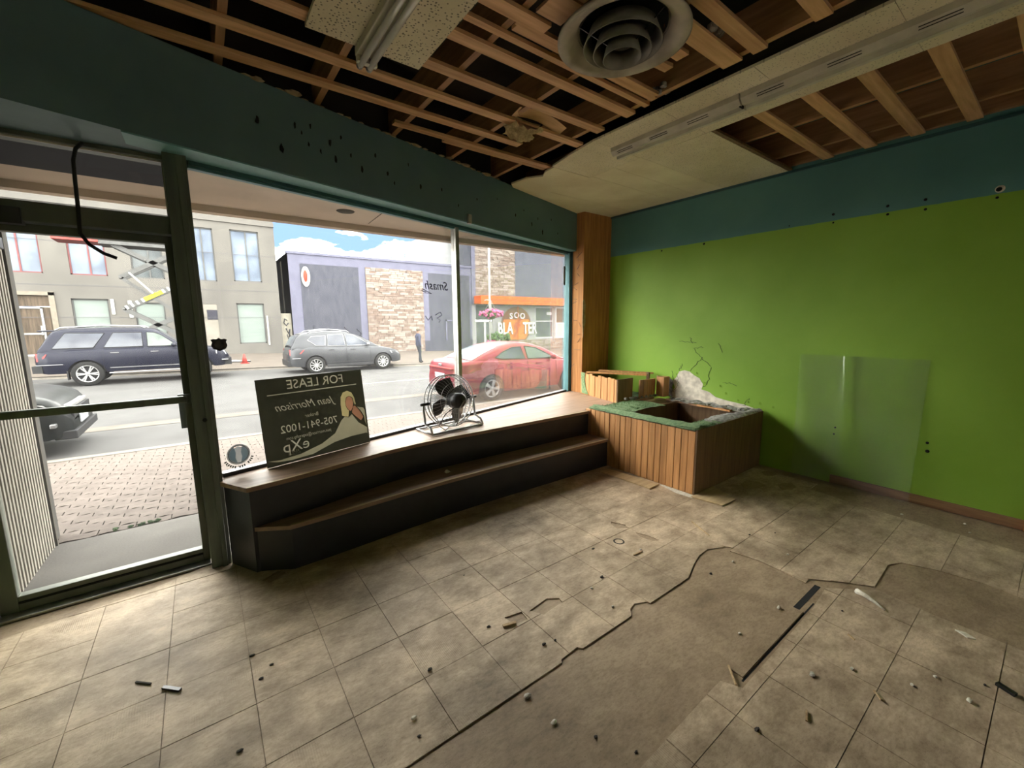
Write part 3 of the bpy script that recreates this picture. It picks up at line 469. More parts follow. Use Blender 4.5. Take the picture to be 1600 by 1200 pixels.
MB().bar((3.30,1.83,3.01),(XR,1.83,3.01),.03,.02).build('tile_edge_batten','panel_dark',cl)
MB().box((XR-.02,-4.4,2.975),(XR-.001,4.05,2.998)).build('wall_batten','teal_dark',cl)
# hanging insulation, and dusty rags caught in the frame
ins=MB()
ins.grid(lambda u,v:(1.98+.26*u+.03*math.sin(9*v),2.62+.16*v-.03*u,3.02-.035*math.sin(PI*u)-.03*v+.012*math.sin(23*u+11*v)),14,12)
ins.grid(lambda u,v:(1.98+.26*u,2.61+.17*v,3.045-.01*math.sin(PI*u)),6,6)
ins.build('insulation_batt','insulation',label='torn yellow insulation batt hanging between the ceiling boards',cat='insulation')
MB().grid(lambda u,v:(1.95+.50*u,2.50+.10*v+.05*u*u,3.05+.03*math.sin(3*u)-.02*v),12,5).build('insulation_facing','ply_x',label='curled brown insulation paper above the ceiling strapping',cat='insulation paper')
for i,(x,y) in enumerate([(2.30,1.30),(2.62,1.80),(2.06,1.86)]):
    mb=MB()
    for k in range(6): mb.blob((x+rs.uniform(-.08,.08),y+rs.uniform(-.03,.03),3.05+rs.uniform(0,.03)),(.03,.025,.02),100*i+k,7,4,.4)
    mb.build('dust_clump','concrete_rim',label=['grey dust clump between the plywood and a ceiling board','grey dust clump at the end of the long ceiling strips','grey dust clump beside the round vent'][i],cat='dust clump')
# fluorescent fixture with two tubes on the perforated tiles
f1=thing('ceiling_light',(.84,1.9,2.9),'twin-tube fluorescent fitting under perforated ceiling tiles','ceiling light','ceiling lights')
bevel(MB().box((.795,1.2,2.955),(.905,2.44,3.0)).build('channel','white_metal',f1),.006)
for x in (.828,.878):
    MB().tube([(x,1.22,2.932),(x,2.455,2.932)],.0165,14).build('tube','tube_glass',f1); MB().tube([(x,2.455,2.932),(x,2.475,2.932)],.0168,14).build('tube_cap','aluminium',f1); MB().tube([(x,2.475,2.932),(x,2.49,2.932)],.004,6).build('pin','aluminium',f1)
MB().box((.80,2.41,2.925),(.905,2.44,2.957)).build('socket','white_metal',f1)
for k,(y0,y1) in enumerate([(1.455,2.50),(.22,1.445),(-1.02,.21)]):
    f2=thing('ceiling_light',(2.98,(y0+y1)/2,2.9),['long bare fluorescent batten nearest the shop window, no tubes','middle bare fluorescent batten along the ceiling tile strip, no tubes','bare fluorescent batten at the dark right end of the tile strip'][k],'ceiling light','ceiling lights')
    sec=[(2.915,3.0),(2.915,2.965),(2.945,2.935),(2.965,2.935),(2.972,2.95),(2.99,2.95),(2.997,2.925),(3.025,2.925),(3.055,2.965),(3.055,3.0)]
    mb=MB(); n=len(sec); vs=[(x,y0,z) for x,z in sec]+[(x,y1,z) for x,z in sec]
    mb.add(vs,[tuple(range(n)),tuple(range(2*n-1,n-1,-1))]+[(i,n+i,n+(i+1)%n,(i+1)%n) for i in range(n)]); mb.build('housing','white_metal',f2)
    for q in range(3):
        yy=y0+(y1-y0)*(.2+.3*q); 
        for o_ in (-.007,.007): MB().bar((2.9288-o_*.7,yy,2.9488+o_*.7),(2.9288-o_*.7,yy+.15,2.9488+o_*.7),.003,.004,up=(-.7,0,-.7)).build('slot','hole',f2)
    MB().box((2.95,y0+.001,2.93),(3.03,y0+.012,2.96)).build('end_socket','hole',f2)
# round diffuser
vt=thing('ceiling_vent',(1.84,1.52,2.9),'round grey ceiling diffuser with concentric rings','vent')
c=(1.84,1.52,0)
MB().lathe([(.215,3.02),(.235,2.985),(.275,2.955),(.312,2.945),(.325,2.952),(.325,2.962),(.31,2.962),(.27,2.975),(.24,3.0),(.225,3.03)],c,(0,0,1),48).build('outer_cone','vent_rim',vt)
for r0,z0,r1,z1,m in [(.195,2.925,.165,3.0,'duct'),(.145,2.895,.12,2.97,'duct'),(.095,2.868,.075,2.95,'duct')]:
    MB().lathe([(r0,z0),(r0-.004,z0),(r1-.004,z1),(r1,z1)],c,(0,0,1),40,True).build('ring_cone',m,vt)
MB().lathe([(0,2.935),(.055,2.935),(.075,2.95),(0,2.955)],c,(0,0,1),24).build('centre_plate','duct_inner',vt)
for a in (.6,2.7,4.75): MB().bar((1.84+.08*math.cos(a),1.52+.08*math.sin(a),2.92),(1.84+.23*math.cos(a),1.52+.23*math.sin(a),2.985),.005,.004).build('spider_arm','dark_metal',vt)
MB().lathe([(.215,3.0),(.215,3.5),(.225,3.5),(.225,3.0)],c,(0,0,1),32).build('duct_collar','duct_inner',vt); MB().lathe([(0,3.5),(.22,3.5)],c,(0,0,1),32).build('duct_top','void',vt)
# ================================================================ PLATFORM IN THE WINDOW
pf=thing('window_platform',(1.8,3.1,0),'black two-step window platform with worn brown wooden treads','platform')
front_u=[(.138,2.905),(.35,2.935),(.57,2.980),(.82,3.045),(1.07,3.105),(1.35,3.145),(1.66,3.160),(2.2,3.155),(3.425,3.15)]
back_u=[(3.425,3.225),(4.75,3.225),(4.75,4.045),(4.24,4.045),(4.205,win_y(4.2)-.03),(.035,win_y(.035)-.03),(.035,3.155),(.012,3.135)]
def inset(p,d): return [(x,y+d) for x,y in p]
bevel(MB().prism(front_u+back_u,.535,.565).build('upper_tread','tread_x',pf),.003)
MB().prism([(.150,2.915)]+inset(front_u[1:],.012)+[(3.425,3.22)]+[(x,y+.06) for x,y in reversed(front_u[1:])]+[(.042,3.135),(.030,3.135)],0,.536).build('upper_riser','riser_paint',pf)
front_l=[(.145,2.925),(.345,2.805),(.60,2.815),(1.1,2.855),(1.5,2.875),(2.0,2.885),(3.425,2.87)]
bevel(MB().prism(front_l+[(3.425,3.18)]+[(x,y+.02) for x,y in reversed(front_u[1:])],.272,.300).build('lower_tread','tread_x',pf),.003)
MB().prism([(.155,2.928),(.35,2.815)]+inset(front_l[2:],.010)+[(3.425,2.93)]+[(x,y+.06) for x,y in reversed(front_l[2:])]+[(.36,2.87),(.20,2.96)],0,.273).build('lower_riser','riser_paint',pf)
# the nosing strips, worn bare
for fr,z,nm in ((front_u,.5655,'upper'),(front_l[1:],.3005,'lower')):
    mb=MB()
    for a,b in zip(fr,fr[1:]): mb.add([(a[0],a[1]+.001,z),(b[0],b[1]+.001,z),(b[0],b[1]+.022,z),(a[0],a[1]+.022,z),(a[0],a[1]+.001,z-.004),(b[0],b[1]+.001,z-.004)],[(0,1,2,3),(4,5,1,0)])
    mb.build('nosing','board_floor',pf)
# ================================================================ PLANTER BOX
bx=thing('planter_box',(4.1,2.45,0),'brown plank-clad planter box edged with artificial turf','planter')
y=1.892; k=0; rb=random.Random(9)
while y<3.19:
    wdt=.070+rb.uniform(-.006,.006); y1=min(y+wdt,3.21); zt=.585
    bevel(MB().box((3.431+rb.uniform(-.003,.002),y+.0022,.001),(3.452,y1-.0022,zt)).build('plank','plank_z',bx),.004); y=y1
MB().box((3.456,1.880,.001),(4.74,1.900,.600)).build('side_panel','panel_dark',bx)
bevel(MB().box((3.434,1.876,0),(3.458,1.893,.598)).build('corner_strip','panel_dark',bx),.002)
MB().box((3.452,1.905,.0),(3.62,3.14,.565)).build('core','panel_dark',bx); MB().box((3.62,1.905,0),(4.74,2.02,.58)).build('core','panel_dark',bx); MB().box((3.62,2.84,0),(4.74,3.14,.565)).build('core','panel_dark',bx)
MB().prism([(3.62,2.02),(4.74,2.02),(4.74,2.84),(3.62,2.84)],.12,.16).build('soil','soil',bx)
MB().box((4.70,2.02,.16),(4.74,2.84,.55)).build('back_lining','panel_dark',bx)
def rimz(u,v): return .6+.02*math.sin(PI*v)+.004*math.sin(31*u+7*v)
MB().grid(lambda u,v:(3.418+(.16+.10*(1-u)**3)*v if u<.8 else 3.418+.2*v, 1.90+1.25*u+.012*math.sin(20*v), .585+.042*math.sin(PI*(.1+.85*v))+.003*math.sin(47*u)),44,10).build('turf_edge','turf',bx)
MB().grid(lambda u,v:(3.43+.82*u,2.74+.40*v-.02*math.sin(7*u),.602+.012*math.sin(PI*v)+.003*math.sin(37*u)-.012*u),26,8).build('turf_top','turf',bx)
MB().grid(lambda u,v:(3.43+.45*u,1.885+(.19-.03*u)*v,.602+.012*math.sin(PI*v)+.003*math.sin(37*u)),20,6).build('turf_top','turf',bx)
rg=random.Random(4); tf=MB()
for k in range(5200):
    q=rg.random()
    if q<.45: u=rg.random(); x=3.42+rg.random()*.17; yy=1.9+1.24*u
    elif q<.8: x=3.43+.75*rg.random(); yy=2.76+.38*rg.random()
    else: x=3.43+.40*rg.random(); yy=1.89+.16*rg.random()
    z=.600 if x>3.44 else .590; a=rg.uniform(0,6.28); h=rg.uniform(.010,.024); s=.003
    tf.add([(x-s*math.cos(a),yy-s*math.sin(a),z),(x+s*math.cos(a),yy+s*math.sin(a),z),(x+rg.uniform(-.012,.012),yy+rg.uniform(-.012,.012),z+h)],[(0,1,2)])
tf.build('turf_pile','turf',bx,kind='stuff')
MB().grid(lambda u,v:(3.78+.96*u,1.885+(.15+.05*math.sin(5*u))*v,.600+.016*math.sin(PI*v)+.006*math.sin(43*u+9*v)+.004*math.sin(71*u)),40,8).build('mortar_rim','concrete_rim',bx)
MB().grid(lambda u,v:(4.60+.125*v+.012*math.sin(13*u),1.95+.95*u,.585+.02*v+.010*math.sin(31*u+5*v)),30,6).build('mortar_rim','concrete_rim',bx)
MB().bar((4.60,2.15,.575),(4.63,2.55,.575),.045,.02).build('broken_batten','plank_light_z',bx); MB().bar((4.62,2.5,.570),(4.65,2.98,.578),.03,.02).build('broken_batten','base_wood',bx)
for k in range(10):
    MB().blob((4.56+rg.random()*.10,1.95+rg.random()*1.0,.60+rg.random()*.01),(.03+.02*rg.random(),.025,.012),k+300,7,4,.4).build('mortar_lump','concrete_rim',bx)
# ================================================================ SMALL BROKEN PLANTER ON THE PLATFORM
sp=thing('corner_planter',(4.35,3.6,.565),'small broken plank planter in the corner on the platform','planter')
a=Vector((4.205,4.04,0)); b=Vector((4.005,3.235,0)); n=12; d=(b-a)/n; nn=Vector((-(b-a).y,(b-a).x,0)).normalized()
for k in range(n):
    p=a+d*(k+.045)+nn*(.004*(k%2)); q=a+d*(k+.955)+nn*(.004*(k%2)); top=.862-.006*(k%3)-(.012 if k in(4,5) else 0)
    MB().prism([(p.x,p.y),(q.x,q.y),(q.x-nn.x*-.018,q.y-nn.y*-.018),(p.x-nn.x*-.018,p.y-nn.y*-.018)],.566,top).build('plank','plank_light_z',sp)
MB().box((4.01,3.235,.566),(4.30,3.255,.855)).build('end_panel','panel_dark',sp)
for k in range(4): MB().box((4.30+k*.075,3.125-.004*k,.612),(4.373+k*.075,3.145-.004*k,.835)).build('plank','plank_z',sp)
MB().box((4.60,2.995,.612),(4.72,3.10,.86)).build('post','plank_light_z',sp); MB().bar((4.61,3.10,.862),(4.735,3.0,.842),.035,.02).build('broken_cap','board_floor',sp)
MB().bar((4.22,3.95,.868),(4.60,3.25,.868),.05,.022).build('top_rail','plank_light_z',sp); MB().bar((4.40,3.88,.886),(4.70,3.22,.884),.05,.02).build('top_rail','plank_light_z',sp); MB().bar((4.62,3.24,.80),(4.62,3.24,.90),.035,.03).build('stub','panel_dark',sp); MB().bar((4.20,3.96,.80),(4.70,3.96,.80),.02,.12).build('back_panel','panel_dark',sp)
MB().box((4.25,3.25,.566),(4.72,4.0,.60)).build('soil','soil',sp)
mb=MB(); mb.slab([(.02,.0),(.115,.0),(.105,.10),(.14,.20),(.205,.285),(.04,.285)],(a.x,a.y,.862),(b-a).normalized(),(0,0,-1),-.008); mb.build('turf_patch','turf',sp)
for k in range(7): MB().blob((4.10+.08*k,3.17-.012*k,.622),(.03,.03,.018),k+60,7,4,.4).build('mortar_lump','concrete_rim',sp)
# ================================================================ BOARDS ON THE FLOOR
MB().prism([(3.215,2.79),(3.345,2.77),(3.395,2.21),(3.235,2.20)],.0005,.012).build('loose_board','board_floor',label='thin loose board lying along the plank face of the planter',cat='board')
MB().prism([(3.37,1.87),(3.75,1.87),(3.62,1.60),(3.41,1.61)],.0005,.010).build('loose_board','board_floor',label='thin flat board on the floor at the planter corner',cat='board')
MB().prism([(3.40,2.20),(3.425,2.19),(3.425,1.88),(3.36,1.85),(3.35,2.0)],.0006,.004).build('paper_scrap','debris_pale',label='white paper scrap under the planter edge',cat='paper')
for i,(x,yy,s,l) in enumerate([(4.10,1.66,.16,'dark broken tile piece near the shaded planter side'),(4.32,1.45,.13,'dark broken tile piece by the plastic sheet foot'),(4.55,1.70,.10,'dark broken tile piece tucked between planter and wall')]):
    pts=[(x+s*rg.uniform(.6,1)*math.cos(t),yy+s*.7*rg.uniform(.6,1)*math.sin(t)) for t in [2*PI*q/6+i for q in range(6)]]; MB().prism(pts,.0005,.006).build('tile_fragment','underlay',label=l,cat='tile piece',group='tile fragments by the wall')
# ================================================================ PLASTIC SHEET LEANING ON THE WALL
def sheet(u,v):
    yy=1.60-.93*u-.05*(1-v)*(1-u); z=.004+1.22*v; fold=.035*math.exp(-((u-.42)/.05)**2)*(1-.6*v)
    return (XR-.012-.10*(1-v)**1.5-fold-.006*math.sin(14*u+3*v),yy,z)
MB().grid(sheet,40,16).build('plastic_sheet','plastic_sheet',label='clear plastic sheet leaning against the green wall',cat='plastic sheet')
# ================================================================ LEASE SIGN
SW,SH=.805,.615
sg=thing('lease_sign',(.675,3.329,.567),'dark green lease sign leaning on the window, lettering reversed','sign',world=False)
bl=Vector((.287,3.221,.567)); br=Vector((1.062,3.437,.567)); su=(br-bl).normalized(); lean=math.atan2(.075,.60); sb=Vector((-su.y,su.x,0)); sv=(Vector((0,0,1))*math.cos(lean)+sb*math.sin(lean)).normalized(); sn=su.cross(sv)  # sn points into the room
sg.matrix_world=Matrix(((su.x,sv.x,sn.x,.6745),(su.y,sv.y,sn.y,3.329),(su.z,sv.z,sn.z,.567),(0,0,0,1)))
def S(u,v,z=0): return (-SW/2+u*SW,SH*(1-v),z)
holes=[]      # closed outlines (sign coordinates) that are cut out of the dark board and filled with pale print
def outline(body,size,u,v,shear,sq,off):
    cu=bpy.data.curves.new('tmp','FONT'); cu.body=body; cu.size=size; cu.shear=shear; cu.align_x='CENTER'; cu.align_y='CENTER'; cu.offset=off; cu.resolution_u=3
    ob=bpy.data.objects.new('tmp',cu); COL.objects.link(ob); bpy.context.view_layer.objects.active=ob
    for o_ in bpy.context.selected_objects: o_.select_set(False)
    ob.select_set(True); bpy.ops.object.convert(target='CURVE'); x0,y0,_=S(u,v)
    for sp_ in ob.data.splines:
        pts=[]
        if sp_.type=='BEZIER':
            n=len(sp_.bezier_points)
            for k in range(n):
                a,b=sp_.bezier_points[k],sp_.bezier_points[(k+1)%n]
                for t in (0,.34,.67): s=1-t; pts.append(a.co*s**3+a.handle_right*3*s*s*t+b.handle_left*3*s*t*t+b.co*t**3)
        else: pts=[Vector(p_.co[:3]) for p_ in sp_.points]
        holes.append([(x0-p_.x*sq,y0+p_.y) for p_ in pts])
    bpy.data.objects.remove(ob)
def sgtext(b,size,u,v,shear=0,sq=1,off=0,m='sign_ink',n='lettering'):
    if size>.03: outline(b,size,u,v,shear,sq,off)
    me=text_mesh(b,size,m,shear,.0008 if size>.03 else .0004,True,squash=sq,offset=off); return place(n,me,sg,S(u,v,.0 if size>.03 else .0015))
sgtext('FOR LEASE',.094,.525,.095,0,.98); sgtext('Jean Morrison',.080,.405,.345,.45,.94); sgtext('Broker',.036,.44,.487); sgtext('705-941-1002',.078,.415,.605,0,.98,.0008); sgtext('jean.morrison@exprealty.com',.034,.395,.715,0,.80); sgtext('eXp',.115,.265,.815,.0,1,.0015); sgtext('REALTY',.024,.23,.878); sgtext('BROKERAGE',.016,.24,.905)
def sgpoly(pts,z,n,m): MB().slab([( -SW/2+u*SW,SH*(1-v)) for u,v in pts],(0,0,z-.0008),(1,0,0),(0,1,0),.0016).build(n,m,sg)
def hole(pts): holes.append([S(u,v)[:2] for u,v in pts])
rule=[(.08,.194),(.93,.194),(.93,.184),(.08,.184)]; hole(rule); sgpoly(rule,0,'rule','sign_ink')
coat=[(.012,.925),(.12,.940),(.30,.925),(.50,.865),(.64,.775),(.72,.63),(.76,.59),(.80,.61),(.84,.575),(.90,.70),(.99,.79),(.985,.87),(.97,.86),(.80,.86),(.62,.885),(.40,.965),(.20,.972),(.08,.955)]
hair=[(.735,.57),(.735,.42),(.745,.33),(.775,.275),(.82,.26),(.865,.29),(.888,.36),(.898,.45),(.886,.46),(.878,.43),(.868,.355),(.835,.33),(.80,.345),(.785,.40),(.785,.45),(.80,.50),(.815,.52),(.80,.60),(.76,.585)]
face=[(.787,.405),(.802,.35),(.835,.335),(.862,.36),(.872,.43),(.858,.49),(.836,.53),(.818,.52),(.802,.49),(.787,.445)]
hand=[(.866,.475),(.885,.47),(.93,.55),(.965,.64),(.93,.68),(.885,.62),(.845,.56),(.848,.53)]
coat2=[(.905,.49),(.975,.515),(.988,.55),(.988,.76),(.972,.70),(.972,.63),(.94,.545)]
for nm,pp,mm in (('coat',coat,'portrait_coat'),('hair',hair,'portrait_hair'),('face',face,'portrait_skin'),('hand',hand,'portrait_shade'),('coat',coat2,'portrait_coat')): hole(pp); sgpoly(pp,0,nm,mm)
cu=bpy.data.curves.new('board','CURVE'); cu.dimensions='2D'; cu.fill_mode='BOTH'; cu.extrude=.0012
for pp in [[(-SW/2,0),(SW/2,0),(SW/2,SH),(-SW/2,SH)]]+holes:
    s_=cu.splines.new('POLY'); s_.points.add(len(pp)-1); s_.use_cyclic_u=True
    for k,(x,y) in enumerate(pp): s_.points[k].co=(x,y,0,1)
ob=bpy.data.objects.new('tmp',cu); COL.objects.link(ob); dg=bpy.context.evaluated_depsgraph_get(); dg.update(); me=bpy.data.meshes.new_from_object(ob.evaluated_get(dg)); bpy.data.objects.remove(ob)
me.materials.clear(); me.materials.append(MATS['sign_board']); place('board',me,sg); MB().box((SW/2,0,-.002),(SW/2+.0025,SH,.002)).build('board_edge','sign_edge',sg)
# ================================================================ STICKERS ON THE GLASS
def on_glass(name,x,z,label,cat):
    e=thing(name,(0,0,0),label,cat,world=False); p=wp(x,z,-.0035)
    e.matrix_world=Matrix(((wu.x,0,-wn.x,p.x),(wu.y,0,-wn.y,p.y),(0,1,0,p.z),(0,0,0,1))); return e
st=on_glass('window_sticker',.132,.690,'round white sticker with lettered rim low on the window','sticker')
def annulus(r0,r1,nm,m): MB().lathe([(r0,0),(r1,0),(r1,.0008),(r0,.0008)],(0,0,0),(0,0,1),36,True).build(nm,m,st)
annulus(.063,.070,'rim','sticker_white'); annulus(.057,.063,'ring','sticker_grey')
em=[(.010,-.055),(.020,-.02),(.015,.012),(.022,.045)]
for sx in (1,-1):
    arc=[(.0565*math.cos(t),.0565*math.sin(t)) for t in [R(62-k*14) for k in range(10)]]
    MB().slab([(sx*x,y) for x,y in arc+em[:1]+em[1:]],(0,0,0),(1,0,0),(0,1,0),.0008).build('field','sticker_blue',st)
MB().slab([(x,y) for x,y in em]+[(0,.056)]+[(-x,y) for x,y in reversed(em)],(0,0,0),(1,0,0),(0,1,0),.0008).build('emblem','sticker_white',st)
for k in range(15):
    a=R(205+k*9.4); 
    if k in(6,10): continue
    MB().bar((.080*math.cos(a),.080*math.sin(a),.0005),(.095*math.cos(a),.095*math.sin(a),.0005),.009,.001).build('letter','sticker_grey',st)
sh=on_glass('window_decal',.092,1.432,'small dark shield-shaped decal on the window beside the post','sticker')
MB().slab([(-.045,.028),(-.03,.033),(-.012,.030),(0,.040),(.012,.030),(.03,.033),(.045,.028),(.038,.012),(.045,-.010),(.035,-.030),(0,-.045),(-.035,-.030),(-.045,-.010),(-.038,.012)],(0,0,0),(1,0,0),(0,1,0),.0008).build('shield','decal_dark',sh)
MB().lathe([(0,.0008),(.026,.0008),(.026,.0012),(0,.0012)],(0,-.004,0),(0,0,1),20).build('medallion','sticker_grey',sh)
# ================================================================ FAN
fn=thing('floor_fan',(1.83,3.40,.566),'chrome floor fan with black blades standing on the platform','fan',rz=R(0),world=False)
ax=Vector((.12,-.98,.12)).normalized(); fc=Vector((.0,.045,.265)); e1=Vector((0,0,1)).cross(ax).normalized(); e2=ax.cross(e1)
def fp(r,t,h): return fc+e1*(r*math.cos(t))+e2*(r*math.sin(t))+ax*h
def ring(r,h,rad,n=40): return [fp(r,2*PI*k/n,h) for k in range(n)]
RF=.24
mb=MB().tube(ring(RF,.0,0),.006,6,True); mb.tube(ring(RF+.002,.05,0),.005,6,True); mb.tube(ring(RF,-.06,0),.005,6,True); mb.build('cage_rim','chrome',fn)
mb=MB()
for k in range(44):
    t=2*PI*k/44; mb.tube([fp(.07,t,.115),fp(.14,t,.112),fp(.205,t+.04,.088),fp(RF,t+.06,.045),fp(RF,t+.06,-.02)],.0014,4,cap=False)
for r,h in ((.12,.113),(.17,.104),(.075,.115)): mb.tube(ring(r,h,0,32),.0016,4,True)
mb.build('back_cage','chrome',fn)
mb=MB()
for k in range(44):
    t=2*PI*k/44; mb.tube([fp(.05,t,-.10),fp(.14,t,-.10),fp(.205,t+.04,-.085),fp(RF,t+.06,-.045),fp(RF,t+.06,-.0)],.0014,4,cap=False)
for r,h in ((.10,-.10),(.16,-.096)): mb.tube(ring(r,h,0,32),.0016,4,True)
mb.build('front_cage','chrome',fn)
MB().lathe([(0,.19),(.05,.188),(.068,.17),(.072,.12),(.072,.06),(.045,.04),(0,.04)],fc,ax,28).build('motor','black_plastic',fn)
MB().lathe([(0,.04),(.045,.035),(.045,-.05),(0,-.06)],fc,ax,20).build('hub','black_plastic',fn)
for k in range(4):
    t0=2*PI*k/4+.35
    MB().grid(lambda u,v:fp(.04+.175*u,t0+(v-.5)*(1.15-.25*u)*(.75+.35*math.sin(PI*min(1,u*1.1))),(v-.5)*-.075+.01),8,8).build('blade','black_plastic',fn)
pA=fc+e1*(RF+.045); pB=fc-e1*(RF+.045)
def gnd(p,dx,dy): return Vector((p.x+dx,p.y+dy,.012))
ff=Vector((ax.x,ax.y,0)).normalized()*.135
legs=MB(); 
for p in (pA,pB):
    g0=gnd(p,ff.x,ff.y); g1=gnd(p,-ff.x,-ff.y)
    legs.tube([p,p+Vector((0,0,-.05)),p+Vector((0,0,-.18))+ff*.15,g0+Vector((0,0,.05))-ff*.2,g0],.011,10)
legs.tube([gnd(pA,ff.x,ff.y),gnd(pB,ff.x,ff.y)],.011,10); legs.tube([gnd(pA,ff.x,ff.y),gnd(pA,-ff.x,-ff.y),gnd(pB,-ff.x,-ff.y),gnd(pB,ff.x,ff.y)],.010,10)
legs.build('stand','chrome',fn)
for p,s in ((pA,1),(pB,-1)): MB().tube([p-e1*.06*s,p+e1*.028*s],.014,12).build('pivot_knob','dark_metal',fn)
MB().tube([fc+ax*.17,fc+ax*.20+e1*.02,fc+ax*.19+Vector((-.03,0,-.08)),fc+ax*.17+Vector((-.02,0,-.17)),fc+ax*.10+Vector((0,0,-.235))],.006,6).build('carry_bracket','chrome',fn)
MB().tube([fc+ax*.16+Vector((0,0,-.03)),fc+Vector((-.10,-.1,-.10)),fc+Vector((-.17,-.10,-.20)),Vector((-.10,-.05,.010)),Vector((.05,.12,.009)),Vector((.25,.13,.009)),Vector((.37,.05,.009)),Vector((.30,-.04,.009)),Vector((.18,-.02,.009))],.0045,6).build('power_cord','cable',fn)
# ================================================================ SMALL LITTER
MB().grid(lambda u,v:(1.55+.07*u,3.015+.035*v,.304+.018*math.sin(5*u)*v+.006*u),5,4).build('paper_scrap','debris_pale',label='small crumpled paper scrap on the lower tread',cat='paper')
PALE=[(1.709,1.526),(1.682,1.345),(2.653,1.16),(2.403,.793),(2.037,.831),(3.021,.974),(2.211,.423),(2.031,.519),(2.447,.19),(2.394,.083),(4.55,.326),(4.394,.286),(4.388,.657),(.973,1.048),(.537,1.393),(.96,1.199),(2.293,1.611),(2.312,.241)]
DARK=[(2.041,1.814),(3.092,1.25),(3.27,1.149),(2.559,.054),(1.061,.91),(1.572,.552),(1.138,.783),(2.64,.574),(.121,2.038),(.074,1.978),(.058,2.152),(1.202,1.37),(1.263,1.357),(.525,1.313),(-.026,1.66),(.693,1.569),(1.177,2.095),(1.053,1.631),(1.841,1.564),(2.415,1.183)]
STICKS=[((2.947,1.615),(2.845,1.422)),((1.787,.766),(1.708,.695)),((2.453,.5),(2.431,.469)),((1.814,.468),(1.761,.451)),((-.37,2.29),(-.315,2.236)),((2.196,1.595),(2.28,1.59)),((2.145,.332),(2.11,.30))]
def in_torn(x,y): return .762<y<1.235 and x<2.8
rl=random.Random(31)
for i,(x,y) in enumerate(PALE):
    s=rl.uniform(.007,.013); z=-.006 if in_torn(x,y) else .0
    MB().blob((0,0,s*.55),(s*1.3,s*.9,s*.6),i+10,7,4,.3).build('plaster_crumb','debris_pale',None,(x,y,z),label='pale plaster crumb lying on the worn floor',cat='crumb',group='pale crumbs scattered over the floor')
for i,(x,y) in enumerate(DARK):
    s=rl.uniform(.004,.009); z=-.006 if in_torn(x,y) else .0
    MB().blob((0,0,s*.45),(s*1.6,s*.9,s*.5),i+50,7,4,.35).build('dirt_chip','debris_dark',None,(x,y,z),label='dark dirt chip lying on the worn floor',cat='chip',group='dark chips scattered over the floor')
SL=['long pale wood sliver lying below the planter','short wood stick across the torn floor seam','pale splinter right of the torn floor strip','pale splinter near the bottom of the floor','small dark splinter on the tiles before the door','small splinter beside the round floor spot','tiny pale splinter on the right floor tiles']
for i,(a,b) in enumerate(STICKS):
    MB().bar((a[0],a[1],.004),(b[0],b[1],.005),.007,.006).build('wood_splinter','debris_wood' if i!=4 else 'debris_dark',label=SL[i],cat='splinter',group='splinters on the floor')
MB().tube([(2.894,.576,.010),(2.87,.53,.016),(2.85,.48,.010),(2.82,.437,.007)],[.016,.012,.008,.004],7).build('plaster_curl','debris_pale',label='curled pale plaster strip beside the torn floor seam',cat='plaster')
MB().prism([(2.917,.186),(2.93,.15),(2.907,.113),(2.89,.14)],.0005,.006).build('plaster_curl','debris_pale',label='flat pale plaster sliver near the right edge of the floor',cat='plaster')
MB().bar((-.271,2.178,.006),(-.211,2.117,.006),.014,.010).build('metal_clip','dark_metal',label='black metal clip lying on tiles in front of the door',cat='clip')
MB().bar((2.603,.024,.008),(2.578,-.03,.008),.02,.014).build('rubber_strip','black_plastic',label='short black rubber strip near the right edge of the floor',cat='strip')
MB().bar((1.112,1.586,.006),(1.181,1.568,.006),.016,.010).build('wood_chunk','debris_wood',label='brown wood chunk beside the grey torn tile patch',cat='wood chunk')
MB().lathe([(.028,.0003),(.034,.0012),(.040,.0003)],(2.263,1.773,0),(0,0,1),24).build('floor_ring','debris_dark',label='small dark ring stain cover flush with the floor tile',cat='floor ring')
# ================================================================ OUTSIDE: SHOP FRONT
sf=MB().prism([(-5,3.40),(.05,3.40),(.05,3.36),(4.25,4.42),(9,4.42),(9,4.54),(-5,4.54)],2.555,2.66).build('soffit','soffit_beige',label='beige soffit of the shop canopy outside the window',kind=KS)
MB().box((-1.0,3.40,2.548),(.02,4.08,2.556)).build('dark_panel','soffit_dark',sf)
MB().lathe([(0,-.006),(.07,-.006),(.078,0),(0,0)],(1.154,4.04,2.555),(0,0,1),28).build('soffit_lamp','concrete_pale',sf)
MB().bar((1.473,4.39,2.554),(1.444,3.92,2.554),.006,.004).build('panel_joint','concrete_trim',sf); MB().box((-5,4.50,2.50),(9,4.54,2.56)).build('drip_edge','soffit_beige',sf)
MB().box((-5,4.54,2.5),(9,4.60,3.9)).build('fascia','soffit_beige',sf)
MB().box((XR+.0,4.42,-.6),(9,4.54,2.56)).build('wall_outer','concrete_wall',label='unseen light-blocking outer shop wall right of the window',kind=KS)  # out of view, put in to block light beside the window
wf=thing('wall_entry',(-1.0,3.9,-.05),'pale fluted side wall of the recessed entrance',kind=KS)
MB().box((-1.2,3.42,-.2),(-1.015,4.30,2.556)).build('backing','flute_dark',wf)
for k in range(17):
    y0=3.43+k*.0512; MB().add([(-1.016,y0,-.08),(-.995,y0+.008,-.08),(-.995,y0+.032,-.08),(-1.016,y0+.040,-.08),(-1.016,y0,2.555),(-.995,y0+.008,2.555),(-.995,y0+.032,2.555),(-1.016,y0+.040,2.555)],[(0,1,5,4),(1,2,6,5),(2,3,7,6),(3,2,1,0),(4,5,6,7)]).build('flute','flute_pale',wf)
